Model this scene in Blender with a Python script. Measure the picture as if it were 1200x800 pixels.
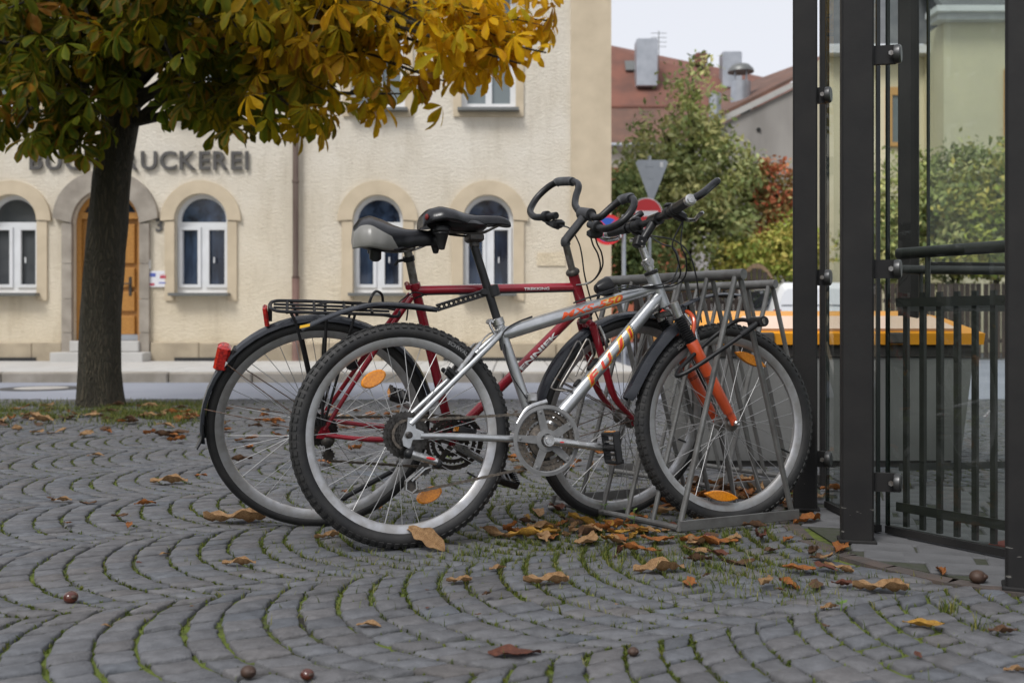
import bpy, bmesh, math, random
import numpy as np
from mathutils import Vector, Matrix
R_ = math.radians
random.seed(7); rng = np.random.default_rng(11)
for o in list(bpy.data.objects): bpy.data.objects.remove(o)
sc = bpy.context.scene
col = sc.collection

# ------------------------------------------------------------------ camera
F, H, YH = 1200.0, 0.643, 382.0          # focal length in photo pixels, eye height, horizon row
cd = bpy.data.cameras.new('camera'); cam = bpy.data.objects.new('camera', cd); col.objects.link(cam)
cam.location = (0, 0, H); cam.rotation_euler = (R_(90), 0, 0)
cd.sensor_width = 36; cd.lens = 36; cd.shift_y = -(400 - YH) / 1200.0
cd.clip_end = 3000; cd.clip_start = 0.05
cd.dof.use_dof = True; cd.dof.focus_distance = 3.12; cd.dof.aperture_fstop = 4.2
sc.camera = cam
# ------------------------------------------------------------------ sky, sun, exposure
SUN_EL, SUN_AZ = 52, 215                 # azimuth: where the sun stands, degrees clockwise from +Y
w = bpy.data.worlds.new('World'); sc.world = w; w.use_nodes = True
nt = w.node_tree; nt.nodes.clear()
wo = nt.nodes.new('ShaderNodeOutputWorld'); bg = nt.nodes.new('ShaderNodeBackground')
sky = nt.nodes.new('ShaderNodeTexSky'); sky.sky_type = 'NISHITA'; sky.sun_disc = False
sky.sun_elevation = R_(SUN_EL); sky.sun_rotation = R_(SUN_AZ); sky.air_density = 1.0; sky.dust_density = 4.0; sky.ozone_density = 1.0
hs = nt.nodes.new('ShaderNodeHueSaturation'); hs.inputs['Saturation'].default_value = 0.12
cl = nt.nodes.new('ShaderNodeMix'); cl.data_type = 'RGBA'; cl.inputs['Factor'].default_value = 0.72   # cloud deck over the sky
cl.inputs['B'].default_value = (6.2, 6.4, 7.0, 1)
nt.links.new(sky.outputs[0], hs.inputs['Color']); nt.links.new(hs.outputs[0], cl.inputs['A'])
nt.links.new(cl.outputs['Result'], bg.inputs['Color']); bg.inputs['Strength'].default_value = 0.10
nt.links.new(bg.outputs[0], wo.inputs['Surface'])
sd = bpy.data.lights.new('sun', 'SUN'); sd.energy = 1.5; sd.angle = R_(18); sd.color = (1, .975, .94)
sun = bpy.data.objects.new('sun', sd); col.objects.link(sun)
az, el = R_(SUN_AZ), R_(SUN_EL)
sun.rotation_euler = (-Vector((math.sin(az) * math.cos(el), math.cos(az) * math.cos(el), math.sin(el)))).to_track_quat('-Z', 'Y').to_euler()
vs = sc.view_settings; vs.view_transform = 'Standard'; vs.look = 'None'; vs.exposure = 0.60; vs.gamma = 1.0; vs.use_curve_mapping = False

# ------------------------------------------------------------------ helpers
def gp(px, py, z=0.0):
    """photo pixel -> point on the level z"""
    d = (H - z) * F / (py - YH); return Vector(((px - 600) / F * d, d, z))
def at(px, py, d): return Vector(((px - 600) / F * d, d, H - (py - YH) / F * d))

def tag(o, label=None, cat=None, group=None, kind=None):
    if label: o['label'] = label
    if cat: o['category'] = cat
    if group: o['group'] = group
    if kind: o['kind'] = kind
    return o
def empty(name, mat=None):
    o = bpy.data.objects.new(name, None); col.objects.link(o); o.empty_display_size = .1
    if mat is not None: o.matrix_world = mat
    return o
def link(name, me, parent=None, mb=None):
    o = bpy.data.objects.new(name, me); col.objects.link(o)
    if parent: o.parent = parent
    if mb is not None: o.matrix_basis = mb
    return o
T = Matrix.Translation
def frame_from(t, hint=Vector((0, 0, 1))):
    t = Vector(t).normalized(); h = Vector(hint)
    if abs(t.dot(h.normalized())) > .97: h = Vector((1, 0, 0)) if abs(t.x) < .9 else Vector((0, 1, 0))
    n = (h - t * h.dot(t)).normalized(); return t, n, t.cross(n)

class MB:
    def __init__(s): s.v = []; s.f = []; s.m = []; s.mi = 0
    def mat(s, i): s.mi = i; return s
    def face(s, idx): s.f.append(idx); s.m.append(s.mi)
    def ring(s, pts):
        b = len(s.v); s.v += [tuple(p) for p in pts]; return list(range(b, b + len(pts)))
    def bridge(s, a, b):
        n = len(a)
        for i in range(n): s.face((a[i], a[(i + 1) % n], b[(i + 1) % n], b[i]))
    def loft(s, rings, cap=True, closed=False):
        rs = [s.ring(r) for r in rings]
        for a, b in zip(rs, rs[1:]): s.bridge(a, b)
        if closed: s.bridge(rs[-1], rs[0])
        elif cap: s.face(tuple(reversed(rs[0]))); s.face(tuple(rs[-1]))
        return s
    def tube(s, pts, r, n=8, cap=True, closed=False, sy=1.0, hint=(0, 0, 1)):
        pts = [Vector(p) for p in pts]; k = len(pts)
        rs = r if isinstance(r, (list, tuple)) else [r] * k
        rings = []; nrm = None
        for i, p in enumerate(pts):
            if closed: t = (pts[(i + 1) % k] - pts[i - 1])
            else: t = pts[min(i + 1, k - 1)] - pts[max(i - 1, 0)]
            if t.length < 1e-9: t = Vector((0, 0, 1))
            t.normalize()
            if nrm is None: nrm = frame_from(t, Vector(hint))[1]
            else:
                nrm = nrm - t * nrm.dot(t)
                nrm = nrm.normalized() if nrm.length > 1e-6 else frame_from(t)[1]
            b = t.cross(nrm)
            rings.append([p + (nrm * math.cos(a) + b * (math.sin(a) * sy)) * rs[i] for a in (2 * math.pi * j / n for j in range(n))])
        return s.loft(rings, cap, closed)
    def box(s, c, size, mx=None):
        x, y, z = (q / 2 for q in size); c = Vector(c)
        P = [Vector((i, j, k)) for k in (-z, z) for i, j in ((-x, -y), (x, -y), (x, y), (-x, y))]
        P = [(mx @ p if mx is not None else p) + c for p in P]
        a = s.ring(P)
        for q in ((3, 2, 1, 0), (4, 5, 6, 7), (0, 1, 5, 4), (1, 2, 6, 5), (2, 3, 7, 6), (3, 0, 4, 7)): s.face(tuple(a[i] for i in q))
        return s
    def bbox(s, c, size, bv=.003, mx=None):
        """box with chamfered edges along z and rounded ends"""
        x, y, z = (q / 2 for q in size); c = Vector(c); b = min(bv, x * .9, y * .9, z * .9)
        def rg(zz, i):
            X, Y = x - i, y - i
            o = [(-X + b, -Y), (X - b, -Y), (X, -Y + b), (X, Y - b), (X - b, Y), (-X + b, Y), (-X, Y - b), (-X, -Y + b)]
            return [((mx @ Vector((p[0], p[1], zz))) if mx is not None else Vector((p[0], p[1], zz))) + c for p in o]
        return s.loft([rg(-z, b), rg(-z + b, 0), rg(z - b, 0), rg(z, b)])
    def rev(s, prof, o=(0, 0, 0), axis=(0, 1, 0), n=32, closed=False, cap=False):
        t, a, b = frame_from(axis); o = Vector(o)
        rings = [[o + t * h + (a * math.cos(q) + b * math.sin(q)) * max(r, 1e-4) for q in (2 * math.pi * j / n for j in range(n))] for r, h in prof]
        return s.loft(rings, cap, closed)
    def cyl(s, p0, p1, r, n=12, r2=None): return s.tube([p0, p1], [r, r if r2 is None else r2], n)
    def ell(s, c, rad, n=12, m=8, mx=None):
        c = Vector(c); rings = []
        for i in range(m + 1):
            th = math.pi * (.02 + .96 * i / m)
            ring = []
            for j in range(n):
                a = 2 * math.pi * j / n
                p = Vector((rad[0] * math.sin(th) * math.cos(a), rad[1] * math.sin(th) * math.sin(a), -rad[2] * math.cos(th)))
                ring.append((mx @ p if mx is not None else p) + c)
            rings.append(ring)
        return s.loft(rings)
    def prism(s, poly, off):
        off = Vector(off); a = s.ring([Vector(p) for p in poly]); b = s.ring([Vector(p) + off for p in poly])
        s.bridge(a, b); s.face(tuple(reversed(a))); s.face(tuple(b)); return s
    def mesh(s, name, mats, ang=35):
        me = bpy.data.meshes.new(name); me.from_pydata(s.v, [], s.f)
        for m in (mats if isinstance(mats, (list, tuple)) else [mats]): me.materials.append(m)
        me.polygons.foreach_set('material_index', s.m)
        bm = bmesh.new(); bm.from_mesh(me); bmesh.ops.recalc_face_normals(bm, faces=bm.faces); bm.to_mesh(me); bm.free()
        me.polygons.foreach_set('use_smooth', [True] * len(me.polygons))
        if ang < 180: me.set_sharp_from_angle(angle=R_(ang))
        me.update(); return me
    def build(s, name, mats, parent=None, mb=None, ang=35): return link(name, s.mesh(name, mats, ang), parent, mb)

def bez(pts, n=8):
    """smooth curve through points (Catmull-Rom)"""
    P = [Vector(p) for p in pts]; P = [P[0] * 2 - P[1]] + P + [P[-1] * 2 - P[-2]]; out = []
    for i in range(1, len(P) - 2):
        a, b, c, d = P[i - 1:i + 3]
        for k in range(n):
            t = k / n
            out.append(.5 * ((2 * b) + (c - a) * t + (2 * a - 5 * b + 4 * c - d) * t * t + (3 * b - a - 3 * c + d) * t ** 3))
    out.append(P[-2]); return out

def shape2d(loops, depth, bevel=0.0):
    """flat shape with holes in local XY, extruded +-depth/2; returns a mesh"""
    cu = bpy.data.curves.new('shape', 'CURVE'); cu.dimensions = '2D'; cu.fill_mode = 'BOTH'; cu.extrude = depth / 2
    cu.bevel_depth = bevel; cu.bevel_resolution = 0
    if bevel: cu.offset = -bevel
    for lp in loops:
        sp = cu.splines.new('POLY'); sp.points.add(len(lp) - 1)
        for p, q in zip(sp.points, lp): p.co = (q[0], q[1], 0, 1)
        sp.use_cyclic_u = True
    o = bpy.data.objects.new('shape', cu); me = bpy.data.meshes.new_from_object(o)
    bpy.data.objects.remove(o); bpy.data.curves.remove(cu); return me
def textmesh(s, size=1.0, depth=0.0, shear=0.0, bold=0.0, spacing=1.0, align='LEFT', width=None, bevel=0.0):
    cu = bpy.data.curves.new('text', 'FONT'); cu.body = s; cu.size = size; cu.extrude = depth; cu.shear = shear; cu.offset = bold
    cu.space_character = spacing; cu.align_x = align; cu.resolution_u = 4; cu.bevel_depth = bevel
    o = bpy.data.objects.new('text', cu); me = bpy.data.meshes.new_from_object(o)
    bpy.data.objects.remove(o); bpy.data.curves.remove(cu)
    if width and len(me.vertices):
        xs = [v.co.x for v in me.vertices]; k = width / (max(xs) - min(xs)); x0 = min(xs)
        for v in me.vertices: v.co.x = (v.co.x - x0) * k
    return me
def put(name, me, mat, parent, mx, ang=30):
    me.materials.clear(); me.materials.append(mat)
    me.polygons.foreach_set('use_smooth', [False] * len(me.polygons))
    return link(name, me, parent, mx)
UP = Matrix(((1, 0, 0, 0), (0, 0, -1, 0), (0, 1, 0, 0), (0, 0, 0, 1)))      # local XY drawing -> standing, facing -Y
def arch(cx, z0, spring, hw, n=20):
    """outline of an arched opening"""
    return [(cx - hw, z0), (cx + hw, z0)] + [(cx + hw * math.cos(a), spring + hw * math.sin(a)) for a in (math.pi * i / n for i in range(n + 1))]
def rect(x0, x1, z0, z1): return [(x0, z0), (x1, z0), (x1, z1), (x0, z1)]

# ------------------------------------------------------------------ materials
def pm(name, c, rough=.5, metal=0., c2=None, scale=20., detail=5., lo=.35, hi=.65, bump=0., bscale=None, stretch=None, coat=0., spec=.5, rvar=0., attr=False, gen=False, trans=0.):
    m = bpy.data.materials.new(name); m.use_nodes = True; n = m.node_tree; b = n.nodes['Principled BSDF']
    b.inputs['Roughness'].default_value = rough; b.inputs['Metallic'].default_value = metal
    b.inputs['Specular IOR Level'].default_value = spec; b.inputs['Coat Weight'].default_value = coat; b.inputs['Coat Roughness'].default_value = .12
    tc = n.nodes.new('ShaderNodeTexCoord'); mp = n.nodes.new('ShaderNodeMapping'); n.links.new(tc.outputs['Object'], mp.inputs[0])
    if stretch: mp.inputs['Scale'].default_value = stretch
    src = None
    if attr:
        at_ = n.nodes.new('ShaderNodeAttribute'); at_.attribute_name = 'Col'; src = at_.outputs['Color']
    if c2 is not None or rvar:
        nz = n.nodes.new('ShaderNodeTexNoise'); nz.inputs['Scale'].default_value = scale; nz.inputs['Detail'].default_value = detail
        n.links.new(mp.outputs[0], nz.inputs['Vector'])
        mr = n.nodes.new('ShaderNodeMapRange'); mr.inputs['From Min'].default_value = lo; mr.inputs['From Max'].default_value = hi; n.links.new(nz.outputs['Fac'], mr.inputs['Value'])
        if c2 is not None:
            mx = n.nodes.new('ShaderNodeMix'); mx.data_type = 'RGBA'; n.links.new(mr.outputs[0], mx.inputs['Factor'])
            mx.inputs['A'].default_value = (*c, 1); mx.inputs['B'].default_value = (*c2, 1)
            if attr:
                ml = n.nodes.new('ShaderNodeMix'); ml.data_type = 'RGBA'; ml.blend_type = 'MULTIPLY'; ml.inputs['Factor'].default_value = 1
                n.links.new(src, ml.inputs['A']); n.links.new(mx.outputs['Result'], ml.inputs['B']); src = ml.outputs['Result']
            else: src = mx.outputs['Result']
        if rvar:
            rr = n.nodes.new('ShaderNodeMapRange'); rr.inputs['To Min'].default_value = rough - rvar; rr.inputs['To Max'].default_value = rough + rvar
            n.links.new(mr.outputs[0], rr.inputs['Value']); n.links.new(rr.outputs[0], b.inputs['Roughness'])
    if src is not None: n.links.new(src, b.inputs['Base Color'])
    else: b.inputs['Base Color'].default_value = (*c, 1)
    if bump:
        nb = n.nodes.new('ShaderNodeTexNoise'); nb.inputs['Scale'].default_value = bscale or scale * 2; nb.inputs['Detail'].default_value = 6
        n.links.new(mp.outputs[0], nb.inputs['Vector']); bp = n.nodes.new('ShaderNodeBump'); bp.inputs['Strength'].default_value = bump; bp.inputs['Distance'].default_value = .01
        n.links.new(nb.outputs['Fac'], bp.inputs['Height']); n.links.new(bp.outputs[0], b.inputs['Normal'])
    if trans:
        tr = n.nodes.new('ShaderNodeBsdfTranslucent'); ms = n.nodes.new('ShaderNodeMixShader'); ms.inputs[0].default_value = trans
        if src is not None: n.links.new(src, tr.inputs['Color'])
        else: tr.inputs['Color'].default_value = (*c, 1)
        n.links.new(b.outputs[0], ms.inputs[1]); n.links.new(tr.outputs[0], ms.inputs[2]); n.links.new(ms.outputs[0], n.nodes['Material Output'].inputs['Surface'])
    return m
def glassmat(name, tint, ior=1.5):
    m = bpy.data.materials.new(name); m.use_nodes = True; n = m.node_tree; n.nodes.clear()
    o = n.nodes.new('ShaderNodeOutputMaterial'); t = n.nodes.new('ShaderNodeBsdfTransparent'); g = n.nodes.new('ShaderNodeBsdfGlossy'); f = n.nodes.new('ShaderNodeFresnel'); x = n.nodes.new('ShaderNodeMixShader')
    t.inputs[0].default_value = (*tint, 1); g.inputs['Roughness'].default_value = .01; f.inputs['IOR'].default_value = ior
    gm = n.nodes.new('ShaderNodeNewGeometry'); iv = n.nodes.new('ShaderNodeMath'); iv.operation = 'SUBTRACT'; iv.inputs[0].default_value = 1; n.links.new(gm.outputs['Backfacing'], iv.inputs[1])
    mu = n.nodes.new('ShaderNodeMath'); mu.operation = 'MULTIPLY'; n.links.new(f.outputs[0], mu.inputs[0]); n.links.new(iv.outputs[0], mu.inputs[1])      # the leaving face adds no inner mirror
    n.links.new(mu.outputs[0], x.inputs[0]); n.links.new(t.outputs[0], x.inputs[1]); n.links.new(g.outputs[0], x.inputs[2]); n.links.new(x.outputs[0], o.inputs[0]); return m
M = dict(
 silver=pm('silver_paint', (.48, .49, .50), .34, .75, (.40, .41, .42), 40, coat=.3, rvar=.05),
 alloy=pm('alloy', (.55, .55, .55), .3, 1, (.40, .39, .38), 60, rvar=.08),
 rim=pm('rim_alloy', (.48, .48, .49), .42, .75, (.36, .35, .34), 30, rvar=.06),
 steel=pm('dull_steel', (.30, .29, .28), .45, .9, (.16, .14, .12), 60),
 spoke=pm('spoke_steel', (.42, .42, .42), .5, .7),
 rust=pm('rusty_stay', (.22, .19, .17), .5, .7, (.14, .07, .04), 80),
 chain=pm('chain', (.09, .08, .07), .5, .7, (.18, .15, .12), 120),
 dark=pm('dark_metal', (.035, .033, .032), .5, .4, (.07, .06, .05), 90),
 black=pm('black_plastic', (.010, .010, .011), .36, 0, (.018, .018, .019), 30, rvar=.08, spec=.3),
 fender=pm('fender_black', (.014, .016, .021), .27, 0, (.024, .026, .032), 12, rvar=.08, spec=.4),
 foam=pm('bar_foam', (.008, .008, .009), .34, 0, (.016, .016, .017), 60, bump=.06, bscale=200, spec=.35),
 pad=pm('bar_pad_grey', (.07, .075, .08), .7, 0, (.04, .04, .045), 40),
 rubber=pm('tyre_rubber', (.012, .012, .012), .7, 0, (.026, .025, .024), 25, bump=.15, bscale=200),
 sidewall=pm('tyre_sidewall', (.010, .010, .011), .6, 0, (.022, .021, .020), 18, bump=.1, bscale=150),
 vinyl=pm('saddle_vinyl', (.008, .008, .010), .27, 0, (.014, .014, .016), 30, bump=.05, bscale=250, spec=.4),
 greyvinyl=pm('saddle_grey', (.26, .25, .23), .5, 0, (.20, .19, .175), 20),
 red=pm('red_frame', (.30, .008, .022), .25, .1, (.22, .007, .016), 14, coat=.7),
 orange=pm('orange_fork', (.55, .075, .018), .3, .1, (.46, .06, .015), 14, coat=.5),
 grey=pm('grey_plastic', (.185, .185, .185), .5, 0, (.14, .14, .14), 40),
 amber=pm('amber_reflector', (.75, .27, .01), .18, 0, (.55, .17, .008), 160, coat=.6),
 redlens=pm('red_lens', (.55, .02, .012), .12, 0, (.22, .006, .005), 120, coat=.7),
 white=pm('white_decal', (.75, .75, .74), .4),
 d_red=pm('decal_red', (.60, .045, .02), .35), d_yel=pm('decal_yellow', (.85, .48, .02), .35), d_blk=pm('decal_black', (.02, .02, .02), .4), d_or=pm('decal_orange', (.75, .19, .02), .35),
 blue=pm('blue_decal', (.03, .16, .42), .4), cable=pm('cable', (.012, .012, .013), .4),
 zinc=pm('galvanised', (.17, .17, .165), .5, .45, (.11, .105, .10), 18, bump=.12, bscale=60, rvar=.1),
 post=pm('post_paint', (.013, .0125, .013), .58, 0, (.019, .018, .0175), 9, bump=.05, bscale=60, rvar=.08),
 fence=pm('railing_paint', (.016, .018, .016), .5, 0, (.028, .028, .025), 9),
 edge=pm('glass_edge', (.01, .016, .014), .25),
 glass=glassmat('shelter_glass', (.88, .905, .885), 1.62),
 stone=pm('door_stone', (.36, .32, .27), .85, 0, (.24, .21, .175), 3.5, bump=.3, bscale=40),
 tan=pm('surround_render', (.58, .485, .35), .85, 0, (.50, .415, .295), 3, bump=.2, bscale=60),
 plinth=pm('plinth_stone', (.43, .36, .26), .9, 0, (.30, .25, .18), 2.5, bump=.3, bscale=30),
 wframe=pm('window_white', (.72, .73, .75), .4, 0, (.64, .65, .66), 3),
 pane=pm('window_pane', (.010, .014, .026), .06, 0, (.045, .07, .12), 1.7, stretch=(3.2, 3.2, .6), spec=.6, lo=.4, hi=.62),  # stretched blue streaks paint varied reflections into the pane colour
 pane2=pm('window_pane_grey', (.055, .06, .065), .08, 0, (.10, .105, .11), 1.2, spec=.6),
 wood=pm('door_oak', (.46, .22, .045), .45, 0, (.34, .15, .03), 6, stretch=(6, 6, .5), coat=.2),
 letter=pm('letter_metal', (.11, .105, .10), .5, .3, (.07, .065, .06), 6),
 pipe=pm('downpipe', (.13, .09, .075), .45, .4, (.20, .15, .125), 4, stretch=(1, 1, .3)),
 pipe2=pm('standpipe', (.25, .15, .125), .55, .1, (.20, .12, .10), 5),
 sill=pm('sill_metal', (.16, .165, .16), .45, .4),
 asphalt=pm('asphalt', (.225, .24, .285), .85, 0, (.275, .29, .335), .6, bump=.25, bscale=120),
 kerb=pm('kerb_granite', (.33, .30, .26), .85, 0, (.24, .215, .18), 5, bump=.2, bscale=60),
 slab=pm('slab_concrete', (.50, .49, .47), .85, 0, (.44, .43, .41), 3, bump=.15, bscale=60),
 bark=pm('bark', (.060, .042, .027), .95, 0, (.014, .011, .008), 9, stretch=(3.0, 3.0, .8), bump=1.0, bscale=11),
 leaf=pm('leaf', (1, 1, 1), .55, attr=True, trans=.55, c2=(.80, .70, .50), scale=22, spec=.12),
 fleaf=pm('far_leaf', (1, 1, 1), .6, attr=True, trans=.12, spec=.2),
 dleaf=pm('dry_leaf', (1, 1, 1), .7, attr=True, c2=(.55, .5, .45), scale=45, bump=.5, bscale=90, trans=.12),
 gblade=pm('grass_blade', (1, 1, 1), .55, attr=True, trans=.3),
 conker=pm('conker', (.055, .012, .008), .22, 0, (.10, .025, .012), 30, coat=.4),
 conker_d=pm('conker_dull', (.06, .03, .018), .6, 0, (.03, .016, .01), 40),
 rooftile=pm('roof_tile', (.20, .082, .056), .85, 0, (.125, .06, .045), 1.2, bump=.4, bscale=6),
 roofold=pm('roof_tile_old', (.11, .065, .05), .9, 0, (.16, .085, .06), 1.4, bump=.4, bscale=6),
 slate=pm('slate', (.10, .105, .115), .75, 0, (.15, .155, .16), 2.2, bump=.5, bscale=6),
 greywall=pm('old_render', (.40, .38, .36), .9, 0, (.25, .235, .22), .7, stretch=(1, 1, .35), bump=.2, bscale=8),
 cream=pm('cream_render', (.68, .62, .44), .9, 0, (.62, .57, .41), 1, bump=.1, bscale=20),
 whitewall=pm('pale_render', (.70, .65, .55), .9), brickred=pm('red_render', (.42, .13, .07), .9),
 orangeframe=pm('orange_frame', (.55, .31, .11), .6),
 zincbox=pm('zinc_sheet', (.42, .44, .47), .4, .5, (.33, .35, .38), 2),
 signgrey=pm('sign_back', (.36, .38, .40), .4, .5, (.30, .32, .34), 3), sred=pm('sign_red', (.62, .02, .025), .35), sblue=pm('sign_blue', (.02, .09, .42), .35), swhite=pm('sign_white', (.82, .82, .82), .35),
 binlid=pm('bin_lid', (.78, .33, .015), .4, 0, (.70, .28, .012), 4), bintop=pm('bin_lid_faded', (.66, .47, .34), .6, 0, (.72, .55, .44), 3), binbody=pm('bin_body', (.19, .19, .185), .7, 0, (.14, .14, .135), 3, bump=.1, bscale=90), bindark=pm('bin_rim', (.06, .055, .05), .6),
 carwhite=pm('car_paint', (.75, .76, .77), .2, 0, coat=1.), carglass=pm('car_glass', (.02, .03, .04), .05), cardark=pm('car_dark', (.02, .02, .02), .6),
 plank=pm('fence_plank', (.075, .055, .045), .9, 0, (.05, .04, .034), 6, stretch=(4, 4, .5)), plank2=pm('fence_plank_tan', (.30, .20, .12), .9, 0, (.22, .15, .09), 6, stretch=(4, 4, .5)),
 rustplate=pm('rusty_edging', (.085, .062, .052), .85, 0, (.05, .045, .042), 14, bump=.4, bscale=50),
 redmat=pm('red_mat', (.17, .035, .022), .95), inner=pm('inner_floor', (.115, .115, .12), .85, 0, (.08, .08, .083), 6, bump=.2, bscale=60),
 plaque=pm('plaque_white', (.70, .69, .72), .4), pl_b=pm('plaque_blue', (.10, .13, .42), .4), pl_r=pm('plaque_red', (.45, .05, .08), .4),
 iron=pm('cast_iron', (.055, .055, .06), .7, .3, (.09, .09, .09), 9), concrete=pm('manhole_concrete', (.42, .40, .37), .9, 0, (.35, .33, .31), 8),
)
def plaster():
    m = pm('roughcast', (.80, .745, .645), .95, 0, (.70, .635, .525), 1.3, detail=8, lo=.3, hi=.72); n = m.node_tree; b = n.nodes['Principled BSDF']; base = b.inputs['Base Color'].links[0].from_socket
    tc = n.nodes.new('ShaderNodeTexCoord')
    # weather staining: the lower storey is yellower, in ragged patches
    sx = n.nodes.new('ShaderNodeSeparateXYZ'); n.links.new(tc.outputs['Object'], sx.inputs[0]); st = n.nodes.new('ShaderNodeTexNoise'); st.inputs['Scale'].default_value = .9; st.inputs['Detail'].default_value = 6; n.links.new(tc.outputs['Object'], st.inputs['Vector'])
    ma = n.nodes.new('ShaderNodeMath'); ma.operation = 'MULTIPLY_ADD'; ma.inputs[1].default_value = 2.2; n.links.new(st.outputs['Fac'], ma.inputs[0]); n.links.new(sx.outputs['Y'], ma.inputs[2])
    mr = n.nodes.new('ShaderNodeMapRange'); mr.inputs['From Min'].default_value = 1.0; mr.inputs['From Max'].default_value = 4.6; mr.inputs['To Min'].default_value = 1; mr.inputs['To Max'].default_value = 0; n.links.new(ma.outputs[0], mr.inputs['Value'])
    mx = n.nodes.new('ShaderNodeMix'); mx.data_type = 'RGBA'; mx.blend_type = 'MULTIPLY'; mx.inputs['B'].default_value = (.95, .885, .76, 1); n.links.new(mr.outputs[0], mx.inputs['Factor']); n.links.new(base, mx.inputs['A'])
    dp = n.nodes.new('ShaderNodeMapping'); dp.inputs['Scale'].default_value = (2.6, .5, 2.6); n.links.new(tc.outputs['Object'], dp.inputs[0]); dn = n.nodes.new('ShaderNodeTexNoise'); dn.inputs['Scale'].default_value = 1.5; dn.inputs['Detail'].default_value = 10; dn.inputs['Roughness'].default_value = .7; n.links.new(dp.outputs[0], dn.inputs['Vector'])
    dr = n.nodes.new('ShaderNodeMapRange'); dr.inputs['From Min'].default_value = .5; dr.inputs['From Max'].default_value = .72; dr.inputs['To Max'].default_value = .75; n.links.new(dn.outputs['Fac'], dr.inputs['Value'])
    dm = n.nodes.new('ShaderNodeMix'); dm.data_type = 'RGBA'; dm.blend_type = 'MULTIPLY'; dm.inputs['B'].default_value = (.80, .78, .74, 1); n.links.new(dr.outputs[0], dm.inputs['Factor']); n.links.new(mx.outputs['Result'], dm.inputs['A']); n.links.new(dm.outputs['Result'], b.inputs['Base Color'])
    mp = n.nodes.new('ShaderNodeMapping'); mp.inputs['Scale'].default_value = (10, 22, 10); n.links.new(tc.outputs['Object'], mp.inputs[0])
    a = n.nodes.new('ShaderNodeTexNoise'); a.inputs['Scale'].default_value = 2.0; a.inputs['Detail'].default_value = 9; a.inputs['Roughness'].default_value = .68; n.links.new(mp.outputs[0], a.inputs['Vector'])
    r = n.nodes.new('ShaderNodeValToRGB'); r.color_ramp.elements[0].position = .30; r.color_ramp.elements[1].position = .62; n.links.new(a.outputs['Fac'], r.inputs[0])
    bp = n.nodes.new('ShaderNodeBump'); bp.inputs['Strength'].default_value = .65; bp.inputs['Distance'].default_value = .022
    n.links.new(r.outputs[0], bp.inputs['Height']); n.links.new(bp.outputs[0], b.inputs['Normal']); return m
def barkmat():
    m = pm('bark', (.05, .036, .024), .95); n = m.node_tree; b = n.nodes['Principled BSDF']; tc = n.nodes.new('ShaderNodeTexCoord'); mp = n.nodes.new('ShaderNodeMapping'); mp.inputs['Scale'].default_value = (1, 1, .2); n.links.new(tc.outputs['Object'], mp.inputs[0])
    nz = n.nodes.new('ShaderNodeTexNoise'); nz.inputs['Scale'].default_value = 9; nz.inputs['Detail'].default_value = 5; n.links.new(mp.outputs[0], nz.inputs['Vector']); ad = n.nodes.new('ShaderNodeVectorMath'); ad.operation = 'MULTIPLY_ADD'; ad.inputs[1].default_value = (.2, .2, .2); n.links.new(nz.outputs['Color'], ad.inputs[0]); n.links.new(mp.outputs[0], ad.inputs[2])
    v = n.nodes.new('ShaderNodeTexVoronoi'); v.feature = 'DISTANCE_TO_EDGE'; v.inputs['Scale'].default_value = 38; n.links.new(ad.outputs[0], v.inputs['Vector'])
    r = n.nodes.new('ShaderNodeValToRGB'); e = r.color_ramp.elements; e[0].position = .02; e[0].color = (.010, .008, .006, 1); e[1].position = .22; e[1].color = (.072, .054, .037, 1); n.links.new(v.outputs['Distance'], r.inputs[0])
    mx = n.nodes.new('ShaderNodeMix'); mx.data_type = 'RGBA'; mx.blend_type = 'MULTIPLY'; mx.inputs['Factor'].default_value = .8; n.links.new(r.outputs[0], mx.inputs['A']); n.links.new(nz.outputs['Color'], mx.inputs['B']); hs_ = n.nodes.new('ShaderNodeMix'); hs_.data_type = 'RGBA'; hs_.inputs['Factor'].default_value = .6; n.links.new(r.outputs[0], hs_.inputs['A']); hs_.inputs['B'].default_value = (.05, .045, .026, 1); n.links.new(hs_.outputs['Result'], b.inputs['Base Color'])
    bp = n.nodes.new('ShaderNodeBump'); bp.inputs['Strength'].default_value = 1; bp.inputs['Distance'].default_value = .014; mr = n.nodes.new('ShaderNodeMapRange'); mr.inputs['From Max'].default_value = .25; n.links.new(v.outputs['Distance'], mr.inputs['Value']); n.links.new(mr.outputs[0], bp.inputs['Height']); n.links.new(bp.outputs[0], b.inputs['Normal']); return m
M['bark'] = barkmat()
M['plaster'] = plaster()
def cobblemat():
    m = pm('cobble', (.13, .132, .142), .78, 0, (.092, .093, .10), 26, detail=8, bump=.35, bscale=160, attr=True, rvar=.08); return m
M['cobble'] = pm('cobble', (1, 1, 1), .72, 0, (.70, .70, .70), 30, detail=8, bump=.35, bscale=170, attr=True, rvar=.1)
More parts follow.
